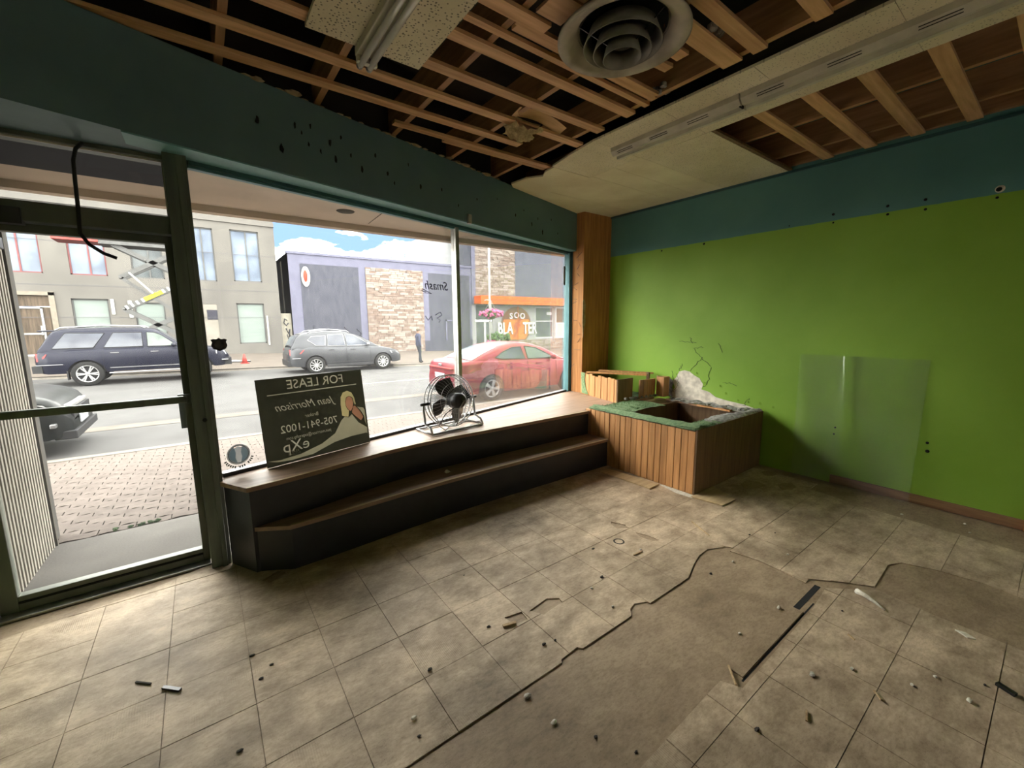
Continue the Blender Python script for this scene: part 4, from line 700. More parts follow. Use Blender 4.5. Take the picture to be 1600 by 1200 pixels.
MB().box((-1.02,4.296,-.2),(-.985,4.325,2.556)).build('edge_trim','flute_dark',wf); MB().box((-6,4.30,-.6),(-1.02,4.54,2.556)).build('wall_flank','concrete_wall',label='outer shop wall left of the entrance',kind=KS)
# ---- ground
def zw(x,y): return -.05-(y-4.32)*.0635-.008*x*(y-4.3)/3.8
MB().add([(-6,3.3,-.012),(0.02,3.3,-.012),(4.2,4.32,-.02),(9,4.42,-.05),(9,4.40,-.3),(-6,3.3,-.4),(9,4.42,-.08),(-6,4.32,-.05)],[]).add([(-6,3.34,-.012),(.0,3.34,-.012),(4.2,4.36,-.03),(9,4.46,-.06),(9,4.47,-.09),(4.2,4.40,-.06),(0,4.32,-.05),(-6,4.32,-.05)],[(0,1,6,7),(1,2,5,6),(2,3,4,5)]).build('entry_apron','apron',label='worn concrete apron at the shop entrance',kind=KS)
sw=MB().grid(lambda u,v:(-14+50*u,4.30+3.76*v,zw(-14+50*u,4.30+3.76*v)-.012),30,6,False).build('sidewalk','paver_joint',label='sidewalk of interlocking brown pavers before the shop',kind=KS)
# interlocking pavers: zigzag outline, nearest ones single, the rest joined
pw,pd=.225,.1125
def paver(cx,cy,rot):
    o=[(-.5,-.5),(-.25,-.36),(.0,-.5),(.25,-.64),(.5,-.5),(.5,.5),(.25,.36),(0,.5),(-.25,.64),(-.5,.5)]
    return [(cx+a*(pw-.008),cy+b*(pd-.010)) for a,b in o]
cells=[]
for r in range(32):
    for q in range(-14,40):
        cx=q*pw+(r%2)*pw/2; cy=4.38+r*pd+.03
        if cy>8.0: continue
        if cx>.0 and cy<win_y(min(cx,4.2))+.1: continue
        if cx<-.95 and cy<4.45: continue
        cells.append((cx,cy))
def seen(c):  # through the glass door or window: nearer and lower pavers show largest
    return math.hypot(c[0]+.1,c[1])+ (3 if (c[0]<-1.35 or c[0]>1.6) else 0)
cells.sort(key=seen)
rest=MB(); pshare=MB().prism(paver(0,0,0),-.03,0).mesh('paver','paver')
for k,(cx,cy) in enumerate(cells):
    z=zw(cx,cy)
    if k<290: place('paver',pshare,sw,(cx,cy,z+rl.uniform(-.002,.002)))
    else: rest.prism(paver(cx,cy,0),z-.03,z+rl.uniform(-.002,.002))
rest.build('far_pavers','paver',sw,kind='stuff')
for k in range(9): MB().blob((-.55+rl.uniform(-.15,.15),4.36+rl.uniform(-.02,.02),-.045),(.02,.012,.012),k+700,6,4,.4).build('moss_tuft','leaf',sw)
def zr(x,y): return -.365-.010*x
MB().grid(lambda u,v:(-40+90*u,8.06+.14*v,(-.290-.008*(-40+90*u))),40,1,False).add([(-40,8.20,.03),(50,8.20,-.69),(50,8.20,-1.0),(-40,8.20,-.4)],[(0,1,2,3)]).build('kerb','kerb',label='pale concrete kerb along the near sidewalk',kind=KS)
rd=MB().grid(lambda u,v:(-40+90*u,8.15+14.5*v,zr(-40+90*u,0)),30,6,False).build('road','asphalt',label='grey asphalt street with worn lane lines',kind=KS)
MB().grid(lambda u,v:(-40+90*u,10.35+.42*v,zr(-40+90*u,0)+.006),20,1,False).build('gutter_strip','gutter',rd)
MB().grid(lambda u,v:(3.2+5.2*u,13.6+.14*v,zr(3.2+5.2*u,0)+.006),6,1,False).build('lane_line','line_paint',rd); MB().grid(lambda u,v:(-9+5.2*u,13.6+.14*v,zr(-9+5.2*u,0)+.006),6,1,False).build('lane_line','line_paint',rd); MB().grid(lambda u,v:(5.5+5*u,16.0+(.5+.4*u)*v,zr(5.5+5*u,0)+.005),6,1,False).build('tar_patch','asphalt_lane',rd)
cb=[(-45,21.9),(-4.8,21.5),(5.6,20.2),(7.0,18.5),(8,18.25),(60,18.25)]
def cy_(x):
    for a,b in zip(cb,cb[1:]):
        if a[0]<=x<=b[0]: return a[1]+(b[1]-a[1])*(x-a[0])/(b[0]-a[0])
    return 18.3
def zb(x): return .03-.034*x if x>-9 else .336
def zfar(x,y): c=cy_(x); z0=zr(x,0)+.10; return z0+(zb(x)-z0)*(y-c)/(27.0-c)
MB().grid(lambda u,v:(-45+100*u,cy_(-45+100*u)+(27.2-cy_(-45+100*u))*v,zfar(-45+100*u,cy_(-45+100*u)+(27.2-cy_(-45+100*u))*v)),100,8,False).build('sidewalk_far','walk_far',label='brown far sidewalk sloping down to the right',kind=KS)
MB().grid(lambda u,v:(-45+100*u,cy_(-45+100*u)-.004+.16*v,zr(-45+100*u,0)+.104-(.12 if v<.01 else 0)),200,3,False).build('kerb_far','kerb',label='pale kerb of the far sidewalk',kind=KS)
MB().box((-90,27.5,-1.5),(110,120,-1.0)).build('ground_far','walk_far',label='ground behind the far buildings',kind=KS)
# ================================================================ FAR BUILDINGS
BY=27.0
def wall_holes(x0,x1,z0,z1,holes,y,depth,name,m,parent):
    xs=sorted({x0,x1,*[h[0] for h in holes],*[h[1] for h in holes]}); zs=sorted({z0,z1,*[h[2] for h in holes],*[h[3] for h in holes]}); mb=MB()
    for a,b in zip(xs,xs[1:]):
        for c,d in zip(zs,zs[1:]):
            cx,cz=(a+b)/2,(c+d)/2
            if any(h[0]<cx<h[1] and h[2]<cz<h[3] for h in holes): continue
            mb.add([(a,y,c),(b,y,c),(b,y,d),(a,y,d)],[(0,1,2,3)])
    for h in holes:
        a,b,c,d=h[:4]; mb.add([(a,y,c),(b,y,c),(b,y,d),(a,y,d),(a,y+depth,c),(b,y+depth,c),(b,y+depth,d),(a,y+depth,d)],[(0,4,5,1),(1,5,6,2),(2,6,7,3),(3,7,4,0)])
    mb.add([(x0,y,z1),(x1,y,z1),(x1,y+12,z1),(x0,y+12,z1),(x1,y,z0),(x1,y+12,z0),(x0,y,z0),(x0,y+12,z0)],[(0,1,2,3),(1,4,5,2),(6,0,3,7)])
    return mb.build(name,m,parent)
def window(parent,x0,x1,z0,z1,y,frame,glass,fw=.06,mull=(),rail=(),name='window'):
    mb=MB(); 
    for a,b in [((x0,y,z0),(x1,y+.10,z0+fw)),((x0,y,z1-fw),(x1,y+.10,z1)),((x0,y,z0),(x0+fw,y+.10,z1)),((x1-fw,y,z0),(x1,y+.10,z1))]: mb.box(a,b)
    for m in mull: mb.box((m-fw/2,y+.01,z0),(m+fw/2,y+.09,z1))
    for m in rail: mb.box((x0,y+.01,m-fw/2),(x1,y+.09,m+fw/2))
    f=mb.build(name,frame,parent); MB().box((x0+.01,y+.05,z0+.01),(x1-.01,y+.06,z1-.01)).build('pane',glass,f); return f
cbld=thing('concrete_building',(-8,BY,.3),'bare concrete two-storey building across the street','building')
WN=[(-6.6,-5.2,3.81,6.40,'red_frame','glass_sky'),(-4.37,-3.15,3.80,6.40,'red_frame','glass_sky'),(-2.30,-1.11,3.77,6.40,'lift_grey','glass_far'),(-.10,.99,3.77,6.42,'lift_grey','glass_sky'),(1.73,3.02,3.82,6.47,'lift_grey','glass_sky'),(-8.9,-7.7,3.8,6.4,'red_frame','glass_sky'),
    (-4.49,-3.27,.35,2.75,'lift_grey','glass_blind'),(-2.39,-1.26,.35,2.62,'lift_grey','glass_blind'),(1.71,2.99,.50,2.67,'lift_grey','glass_blind'),(-6.28,-5.05,.15,2.88,None,None),(.25,.85,-.3,2.60,None,None)]
wall_holes(-26,3.78,-.4,9.2,WN,BY,.18,'wall','concrete_wall',cbld)
for h in WN:
    if h[4]: window(cbld,h[0],h[1],h[2],h[3],BY+.07,h[4],h[5],.055,(( (h[0]+h[1])/2+.05,) if h[3]>4 else ()))
for z in (3.32,5.2,1.9): MB().box((-26,BY-.006,z),(3.78,BY+.001,z+.022)).build('formwork_joint','side_wall',cbld)
for z in (6.80,7.35): MB().box((-26,BY-.08,z),(3.80,BY,z+.20)).build('string_course','concrete_wall',cbld)
dd=MB(); [dd.box(a,b) for a,b in [((-6.40,BY-.05,.1),(-6.24,BY+.1,3.0)),((-5.16,BY-.05,.1),(-4.98,BY+.1,3.0)),((-6.40,BY-.05,2.86),(-4.98,BY+.1,3.02))]]; dd.build('door_surround','concrete_trim',cbld)
MB().box((-6.24,BY+.10,2.38),(-5.16,BY+.14,2.86)).build('door_transom','brown_curtain',cbld)
window(cbld,-6.24,-5.42,.24,2.36,BY+.06,'white_paint','brown_curtain',.07,(),(1.2,),'entrance_door'); MB().box((-5.42,BY+.1,.24),(-5.16,BY+.14,2.36)).build('side_light','brown_curtain',cbld); MB().box((-5.54,BY-.02,1.15),(-5.49,BY+.05,1.55)).build('door_pull','white_paint',cbld)
MB().box((-6.3,BY-.2,.08),(-5.0,BY+.05,.22)).build('door_step','white_paint',cbld)
MB().box((.25,BY+.02,-.3),(.85,BY+.08,2.60)).build('service_door','concrete_pale',cbld); MB().box((.40,BY,1.80),(.84,BY+.03,2.30)).build('service_door_window','graffiti',cbld)
MB().box((-3.2,BY-.05,2.05),(-3.08,BY,2.75)).build('wall_strip','white_paint',cbld); MB().box((-2.60,BY-.05,1.9),(-2.46,BY,2.7)).build('wall_strip','white_paint',cbld); MB().box((3.05,BY-.05,.4),(3.13,BY,2.0)).build('wall_strip','white_paint',cbld)
# dark violet building
vb=thing('violet_building',(10,BY,-.3),'low violet and navy building with stone veneer panels','building')
wall_holes(4.35,16.42,-.9,5.56,[],BY,.1,'wall','lavender',vb)
MB().box((4.30,BY-.06,5.50),(16.42,BY+.3,5.64)).build('parapet_cap','lavender',vb); MB().box((4.35,BY+.0,-.9),(4.36,BY+9,5.5)).build('side_wall','side_wall',vb); MB().box((4.33,BY+2.2,1.6),(4.36,BY+2.6,5.3)).build('side_strip','cream_wall',vb)
for x0,x1,z0,z1 in [(4.95,8.25,-.5,4.98),(12.97,16.23,-.9,4.94)]: MB().box((x0,BY-.012,z0),(x1,BY+.005,z1)).build('navy_panel','navy_panel',vb)
MB().box((4.35,BY-.03,-.9),(16.42,BY+.004,.32)).build('plinth','navy_panel',vb)
dd=MB(); [dd.box(a,b) for a,b in [((14.20,BY-.06,.3),(14.30,BY,1.75)),((14.20,BY-.06,1.65),(15.2,BY,1.75)),((15.1,BY-.06,.3),(15.2,BY,1.75))]]; dd.build('door_outline','lavender',vb)
MB().lathe([(0,0),(.26,0),(.26,.06),(0,.06)],(0,0,0),(0,-1,0),24).build('oval_sign','sign_white',vb,(5.22,BY-.03,4.25)).scale=(.9,1,2.2)
MB().lathe([(0,0),(.14,0),(.14,.08),(0,.08)],(0,0,0),(0,-1,0),24).build('oval_sign_centre','sign_red',vb,(5.20,BY-.03,4.28)).scale=(.8,1,2.4)
for pts in [[(5.45,1.45),(5.5,1.1),(5.75,.75),(6.0,.85),(6.35,.62)],[(7.2,1.35),(7.5,.95),(7.9,.5),(8.05,.62),(8.2,.95),(7.95,1.2)],[(7.3,1.2),(7.65,.8),(7.95,.45)]]: MB().tube([(x,BY-.02,z) for x,z in pts],.035,5).build('graffiti_stroke','graffiti',vb)
def veneer(x0,x1,z0,z1,y,parent,seed,hh=.13):
    MB().box((x0,y-.005,z0),(x1,y+.03,z1)).build('veneer_bed','mortar',parent); r=random.Random(seed); mb=MB(); z=z0
    while z<z1-.02:
        h=min(hh*r.uniform(.7,1.3),z1-z); x=x0
        while x<x1-.02:
            l=min(r.uniform(.25,.75),x1-x); mb.box((x+.006,y-.02-r.uniform(.01,.05),z+.006),(x+l-.006,y,z+h-.006),r.choice((0,0,1,1,2))); x+=l
        z+=h
    mb.build('stone_courses',['stone_a','stone_b','stone_c'],parent,kind='stuff')
veneer(8.67,12.54,-.85,5.03,BY-.01,vb,1)
fw_=MB(); fw_.box((3.80,BY+.2,-.3),(4.33,BY+.35,2.15)); fw=fw_.build('boundary_wall','cream_wall',label='cream boundary wall with black graffiti between the buildings',cat='wall')
for pts in [[(4.10,1.75),(3.98,1.85),(3.93,1.6),(4.05,1.45),(4.15,1.6)],[(4.02,1.3),(4.12,1.0),(4.2,1.25),(4.15,.8)],[(4.05,.95),(4.1,.7),(4.22,.9),(4.25,.6)]]: MB().tube([(x,BY+.18,z) for x,z in pts],.028,5).build('graffiti_stroke','graffiti',fw)
# tall corner block with the shop
tb=thing('shop_building',(21,BY,-.7),'tall stone and navy building with orange shop canopy','building')
wall_holes(16.43,34,-1.4,9.0,[(16.74,18.30,-1.4,2.93),(22.6,24.65,.2,2.79)],BY+.02,.2,'wall','pale_wall',tb)
MB().box((15.75,BY+.0,5.66),(16.42,BY+.5,9)).build('upper_block','navy_panel',vb); MB().box((16.43,BY-.06,2.9),(16.75,BY+.02,9)).build('pilaster','lavender',tb); MB().box((20.44,BY-.05,3.4),(34,BY+.02,9)).build('glazed_panel','navy_gloss',tb)
veneer(16.75,20.44,3.45,9.0,BY,tb,2); veneer(18.4,34,-1.3,.10,BY-.02,tb,3)
cn=MB().box((16.60,BY-1.0,2.95),(27.5,BY+.02,3.50)).build('canopy','orange',tb); MB().box((16.62,BY-.98,2.90),(27.4,BY,2.95)).build('canopy_lining','sign_orange',tb)
for k in range(13): MB().box((17.2+k*.78,BY-1.012,3.16),(17.2+k*.78+rl.uniform(.35,.62),BY-1.0,3.27)).build('canopy_mark','orange_dark',tb)
window(tb,16.74,18.30,1.70,2.93,BY+.08,'white_paint','glass_far',.07,name='transom_window'); window(tb,16.74,17.62,-1.2,1.66,BY+.08,'white_paint','glass_far',.08,name='shop_door'); window(tb,17.62,18.30,-1.2,1.66,BY+.08,'white_paint','glass_far',.08,name='side_window')
window(tb,22.6,24.65,.2,2.79,BY+.06,'white_paint','glass_far',.08,(),(1.62,),'shop_window'); MB().box((23.9,BY+.05,2.15),(24.45,BY+.07,2.38)).build('window_notice','sign_white',tb)
MB().box((24.85,BY-.02,.15),(26.1,BY+.02,2.80)).build('poster','sign_white',tb); MB().box((24.95,BY-.03,1.5),(26.0,BY-.02,2.7)).build('poster_picture','brown_curtain',tb); MB().box((24.95,BY-.03,.3),(26.0,BY-.02,1.4)).build('poster_picture','portrait_skin',tb)
# round sign
ss=thing('shop_sign',(20.58,BY-.03,.1),'round orange and brown shop sign with white lettering','sign')
def half(r,a0,a1,n=24): return [(r*math.cos(R(a0+(a1-a0)*k/n)),r*math.sin(R(a0+(a1-a0)*k/n))) for k in range(n+1)]
SB=(20.58,BY-.01,1.26)
MB().slab([(a,max(b,-1.15)) for a,b in half(1.52,-49,229)],SB,(1,0,0),(0,0,1),.02).build('dark_ring','sign_brown',ss)
MB().slab([(a,max(b,-1.10)) for a,b in half(1.36,-53,233)],(SB[0],SB[1]-.02,SB[2]),(1,0,0),(0,0,1),.02).build('orange_field','sign_orange',ss)
MB().slab(half(1.37,22,158),(SB[0],SB[1]-.035,SB[2]),(1,0,0),(0,0,1),.02).build('brown_cap','sign_brown',ss)
MB().slab([(.30,.62),(.55,.55),(.20,.12),(.40,.10),(-.10,-.85),(-.45,-.95),(.0,-.30),(-.25,-.28),(-.30,.05)],(SB[0],SB[1]-.06,SB[2]),(1,0,0),(0,0,1),.02).build('lightning_bolt','sign_red',ss)
def sgn(b,s,x,z,sq,off=.0):
    me=text_mesh(b,s,'sign_white',extrude=.03,squash=sq,offset=off); ob=place('lettering',me,ss,(x,BY-.12,z)); ob.rotation_euler=(PI/2,0,0); return ob
sgn('S',.66,19.98,2.02,1.0,.008); sgn('O',.66,20.52,2.08,1.0,.008); sgn('O',.66,21.12,2.02,1.0,.008); sgn('BLA',1.30,19.40,1.02,.66,.022); sgn('TER',1.30,21.90,1.02,.66,.022)
MB().box((20.60,BY-.2,.12),(20.625,BY-.16,2.85)).build('centre_post','orange',ss)
# lamp post with flower basket, flower planter
lp=thing('lamp_post',(12.95,19.4,-.5),'pale lamp post carrying a hanging basket of pink flowers','lamp post')
MB().tube([(12.95,19.4,-.55),(12.95,19.4,7.5)],.055,10).build('pole','white_paint',lp); MB().tube([(12.95,19.4,2.75),(12.7,19.35,2.78),(12.55,19.3,2.72)],.02,6).build('bracket','white_paint',lp)
for a in (0,2.1,4.2): MB().tube([(12.95,19.3,2.75),(12.95+.35*math.cos(a),19.3+.35*math.sin(a),2.2)],.012,5).build('hanger','white_paint',lp)
MB().lathe([(0,1.72),(.2,1.75),(.33,2.0),(.33,2.06),(0,2.06)],(12.95,19.25,0),(0,0,1),20).build('basket','leaf',lp)
def bloom(name,m,c,rad,n,seed,parent,s=(.05,.09)):
    r=random.Random(seed); mb=MB()
    for k in range(n):
        t=r.uniform(0,6.28); q=math.sqrt(r.random()); mb.blob((c[0]+rad[0]*q*math.cos(t),c[1]+rad[1]*q*math.sin(t),c[2]+rad[2]*r.uniform(-1,1)*(1-q*q*.6)),r.uniform(*s),seed*100+k,6,4,.3)
    mb.build(name,m,parent,kind='stuff')
bloom('blossoms','flower_pink',(12.95,19.25,2.02),(.72,.45,.26),110,1,lp); bloom('foliage','leaf',(12.95,19.3,2.0),(.6,.4,.2),30,2,lp)
fp_=thing('flower_planter',(14.25,20.5,-.45),'street planter of green leaves and pink flowers behind the red car','planter')
MB().lathe([(0,-.5),(.42,-.5),(.55,.15),(.58,.2),(0,.2)],(14.25,20.5,0),(0,0,1),20).build('tub','grey_planter',fp_); bloom('foliage','leaf',(14.3,20.5,.60),(.75,.40,.40),70,3,fp_,(.07,.13)); bloom('blossoms','flower_pink',(13.75,20.4,.32),(.45,.3,.18),50,4,fp_)
# ================================================================ SCISSOR LIFT
sl=thing('scissor_lift',(-1.4,22.3,.0),'grey scissor lift raised in front of the concrete building','lift')
def beam(x0,z0,x1,z1,y,n='scissor_arm',m='lift_grey',w=.07,h=.16): MB().bar((x0,y,z0),(x1,y,z1),w,h).build(n,m,sl)
for y in (22.05,22.75):
    beam(-2.35,4.58,-.55,3.62,y); beam(-2.25,3.36,-.55,4.38,y); beam(-2.21,3.34,-.55,1.95,y,h=.12); beam(-2.27,2.17,-.55,3.13,y); beam(-2.27,2.17,-.6,1.10,y); beam(-2.0,1.20,-.55,1.94,y)
for k in range(9): MB().bar((-2.2+k*.165,22.0,2.21+k*.094),(-2.13+k*.165,22.0,2.25+k*.094),.02,.15).build('hazard_stripe','white_paint',sl)
beam(-1.62,2.54,-1.05,2.86,21.99,'warning_label','hazard_yellow',.02,.15); beam(-1.97,3.55,-1.33,2.78,21.95,'support_rod','white_paint',.05,.06)
for x,z in ((-2.24,3.35),(-2.26,2.17),(-1.45,4.05),(-1.42,2.67)): MB().tube([(x,22.0,z),(x,22.8,z)],.05,8).build('pivot_pin','lift_grey',sl)
MB().box((-2.7,21.9,4.55),(-.4,22.9,4.68)).build('platform','lift_grey',sl); MB().box((-3.9,21.88,4.60),(-2.7,22.9,4.76)).build('platform_extension','lift_red',sl); MB().box((-2.45,21.85,-.1),(-.35,23.0,.55)).build('chassis','lift_red',sl)
for x in (-3.8,-2.8,-1.6,-.45): MB().tube([(x,21.95,4.7),(x,21.95,5.75)],.025,6).build('guard_post','lift_red',sl)
MB().tube([(-3.8,21.95,5.75),(-.45,21.95,5.75)],.025,6).build('guard_rail','lift_red',sl)
for x in (-2.2,-.6): MB().lathe([(0,-.1),(.25,-.1),(.28,-.05),(.28,.05),(.25,.1),(0,.1)],(x,21.95,.12),(0,1,0),18).build('wheel','rubber',sl)
for x in (-2.2,-1.9,-.6): MB().tube([(x,22.1,.5),(x+.1,22.1,1.25)],.05,6).build('lower_arm','lift_grey',sl)
tc_=thing('traffic_cone',(1.52,22.4,zfar(1.52,22.4)),'small red traffic cone by the concrete building','cone')
z0=zfar(1.52,22.4); MB().lathe([(0,.42),(.03,.42),(.12,.03),(0,.03)],(1.52,22.4,z0),(0,0,1),14).build('cone','lift_red',tc_); MB().box((1.36,22.24,z0),(1.68,22.56,z0+.03)).build('base','lift_red',tc_)
MB().grid(lambda u,v:(.9+.9*u,22.9+.4*v,zfar(.9+.9*u,22.9)+.05+.06*math.sin(5*u)*math.sin(3*v)),8,4).build('white_tarp','white_paint',label='crumpled white tarp on the far sidewalk',cat='tarp')
# ================================================================ VEHICLES
def lerp_pts(p,x):
    if x<=p[0][0]: return p[0][1]
    for a,b in zip(p,p[1:]):
        if x<=b[0]: return a[1]+(b[1]-a[1])*(x-a[0])/(b[0]-a[0])
    return p[-1][1]
def smooth(p,x,w=.06): return (lerp_pts(p,x-w)+2*lerp_pts(p,x)+lerp_pts(p,x+w))/4
def car(name,label,loc,s,paint,group=None):
    e=thing(name,loc,label,'car',group,world=False); Ln,W,rw=s['L'],s['W'],s['r']; bot=s['bot']; Ra=rw*1.16
    def hw(x):
        d=min(x,Ln-x); k=1-.10*(2*x/Ln-1)**4
        if d<.35: k*=1-.20*((.35-d)/.35)**2.2
        return W/2*k
    def zbot(x):
        z=bot+(.10*((.3-x)/.3)**2 if x<.3 else 0)+(.06*((x-Ln+.3)/.3)**2 if x>Ln-.3 else 0)
        for xw in s['wh']:
            if abs(x-xw)<Ra: z=max(z,rw+math.sqrt(Ra*Ra-(x-xw)**2)*.98)
        return z
    top=lambda x: smooth(s['top'],x)
    xs=sorted({round(Ln*k/56,4) for k in range(57)}|{round(xw+Ra*math.cos(PI*k/14),4) for xw in s['wh'] for k in range(15)})
    def prof(z):
        t=(z-bot)/(1.0*s['belt']-bot); return .945+.055*math.sin(PI*min(1,max(0,t*.9+.08))) if t<1.1 else .93
    def side(x,z): return hw(x)*prof(z)
    mb=MB(); nt=9; rows=[]
    for x in xs:
        a,b=zbot(x),max(top(x),zbot(x)+.03); row=[]
        for k in range(nt+1):
            z=a+(b-a)*k/nt; row.append((x,-side(x,z)*(1 if k<nt else .985),z))
        ye=-row[-1][1]
        for k in range(1,8): y=-ye+2*ye*k/8; row.append((x,y,b+.03*(1-(y/ye)**2)))
        for k in range(nt,-1,-1):
            z=a+(b-a)*k/nt; row.append((x,side(x,z)*(1 if k<nt else .985),z))
        rows.append(row)
    m=len(rows[0]); mb.add([p for r_ in rows for p in r_],[(i*m+j,(i+1)*m+j,(i+1)*m+j+1,i*m+j+1) for i in range(len(rows)-1) for j in range(m-1)]+[tuple(range(m)),tuple(range(len(rows)*m-1,(len(rows)-1)*m-1,-1))],True)
    mb.build('body',paint,e)
    MB().box((s['wh'][0]-.75,-W/2*.86,bot+.02),(s['wh'][1]+.7,W/2*.86,bot+.35)).build('underbody','car_trim',e)
    # cabin
    R0=s['roof']; g0,g1=R0[0][0],R0[-1][0]; Hm=max(z for _,z in R0); bl=s['belt']
    def cy(z): t=min(1,max(0,(z-bl)/(Hm-bl))); return W/2*(.925-.19*t-.03*t*t)
    zroof=lambda x: smooth(R0,x,.05)
    mb=MB(); rows=[]; n=40
    for i in range(n+1):
        x=g0+(g1-g0)*i/n; b=max(zroof(x),bl-.01); row=[]
        kx=1-.10*max(0,(g0+.5-x)/.5)**2-.06*max(0,(x-g1+.6)/.6)**2
        for k in range(6): z=bl-.06+(b-bl+.06)*k/5; row.append((x,-cy(z)*kx*(1 if k<5 else .97),z))
        ye=-row[-1][1]
        for k in range(1,6): y=-ye+2*ye*k/6; row.append((x,y,b+.035*(1-(y/ye)**2)))
        for k in range(5,-1,-1): z=bl-.06+(b-bl+.06)*k/5; row.append((x,cy(z)*kx*(1 if k<5 else .97),z))
        rows.append(row)
    m=len(rows[0]); mb.add([p for r_ in rows for p in r_],[(i*m+j,(i+1)*m+j,(i+1)*m+j+1,i*m+j+1) for i in range(n) for j in range(m-1)],True); mb.build('cabin',paint,e)
    for pts,gm in s['win']:
        for sd in (-1,1):
            mb=MB(); 
            q=[]
            for a_,b_ in zip(pts,pts[1:]+pts[:1]):
                for t in (0,.34,.67): q.append((a_[0]+(b_[0]-a_[0])*t,a_[1]+(b_[1]-a_[1])*t))
            vs=[(x,sd*(cy(z)+.012),z) for x,z in q]; c_=(sum(p[0] for p in q)/len(q),0,sum(p[1] for p in q)/len(q)); vs.append((c_[0],sd*(cy(c_[2])+.012),c_[2])); k=len(q)
            mb.add(vs,[((i,(i+1)%k,k) if sd<0 else ((i+1)%k,i,k)) for i in range(k)],True); ob=mb.build('side_window',gm,e)
            fr=MB().tube([(x,sd*(cy(z)+.012),z) for x,z in pts],.013,5,True).build('window_trim',s.get('trim','car_trim'),ob)
    for nm,(xa,xb),gm in (('windshield',s['ws'],s.get('wsm','car_glass')),('rear_window',s['rw'],s.get('rwm','car_glass'))):
        def gf(u,v):
            x=xa+(xb-xa)*u; z=zroof(x); yy=(v-.5)*2*cy(z)*.86; return (x,yy,z+.035*(1-(yy/cy(z))**2)+.010)
        MB().grid(gf,8,8).build(nm,gm,e)
    for i,xw in enumerate(s['wh']):
        for sd in (-1,1):
            yc=sd*(W/2-.115); w_=.105
            tire=MB().lathe([(rw*.66,-w_),(rw*.9,-w_*1.05),(rw*.98,-w_*.8),(rw,-w_*.4),(rw,w_*.4),(rw*.98,w_*.8),(rw*.9,w_*1.05),(rw*.66,w_)],(xw,yc,rw),(0,sd,0),36).build('wheel','rubber',e)
            mb=MB().lathe([(rw*.69,w_*.98),(rw*.66,w_*1.04),(rw*.62,w_*.9),(rw*.60,w_*.3)],(xw,yc,rw),(0,sd,0),36)
            for k in range(s['spokes']):
                t=2*PI*k/s['spokes']; 
                for off in ((-.13,.13) if s.get('twin') else (0,)):
                    a0=t+off*.6; a1=t+off
                    mb.bar((xw+rw*.10*math.cos(a0),yc+sd*w_*.92,rw+rw*.10*math.sin(a0)),(xw+rw*.64*math.cos(a1),yc+sd*w_*.98,rw+rw*.64*math.sin(a1)),rw*s.get('sw',.10),.02,up=(0,1,0))
            mb.lathe([(0,w_),(rw*.14,w_),(rw*.16,w_*.8)],(xw,yc,rw),(0,sd,0),18); mb.build('rim','alloy',tire)
            MB().lathe([(0,w_*.35),(rw*.62,w_*.35)],(xw,yc,rw),(0,sd,0),24).build('spoke_shade','car_trim',tire)  # dark disc standing in for the shade behind the spokes
    for x,z in s['handles']:
        for sd in (-1,1): MB().bar((x-.10,sd*(side(x,z)+.012),z),(x+.10,sd*(side(x,z)+.012),z),.02,.03).build('door_handle',s.get('hm',paint),e)
    mx_,mz=s['mirror']
    for sd in (-1,1): MB().blob((mx_,sd*(W/2+.06),mz),(.07,.10,.075),3,10,6,0).build('mirror',s.get('mm',paint),e)
    for a,b,z in s['trimline']:
        for sd in (-1,1):
            mb=MB(); n=8
            for k in range(n): 
                xa=a+(b-a)*k/n; xb=a+(b-a)*(k+1)/n; mb.bar((xa,sd*(side(xa,z)+.006),z),(xb,sd*(side(xb,z)+.006),z),.012,.028)
            mb.build('side_moulding',s.get('tm','car_trim'),e)
    for x in s.get('door_gap',()):
        for sd in (-1,1):
            mb=MB(); zs=[bot+.08+(top(x)-bot-.10)*k/6 for k in range(7)]
            for z1,z2 in zip(zs,zs[1:]): mb.bar((x,sd*(side(x,z1)+.001),z1),(x,sd*(side(x,z2)+.001),z2),.010,.006,up=(1,0,0))
            mb.build('door_seam','car_trim',e)
    def surf_patch(nm,m_,pts):
        for sd in (-1,1):
            vs=[(x,sd*(side(x,z)+.012),z) for x,z in pts]; k=len(pts); MB().add(vs,[tuple(range(k)) if sd<0 else tuple(range(k-1,-1,-1))],True).build(nm,m_,e)
    surf_patch('tail_light','tail_red',s['tail']); surf_patch('head_light','lamp_clear',s['head'])
    for nm,m_,a,b in s.get('boxes',()): bevel(MB().box(a,b).build(nm,m_,e),.012,2)
    if s.get('rails'):
        for sd in (-1,1):
            x0,x1=s['rails']; yy=sd*cy(Hm)*.92; MB().tube([(x0,yy,zroof(x0)+.02),(x0+.12,yy,zroof(x0+.12)+.07),((x0+x1)/2,yy,Hm+.09),(x1-.12,yy,zroof(x1-.12)+.07),(x1,yy,zroof(x1)+.02)],.022,6).build('roof_rail','silver',e)
    return e
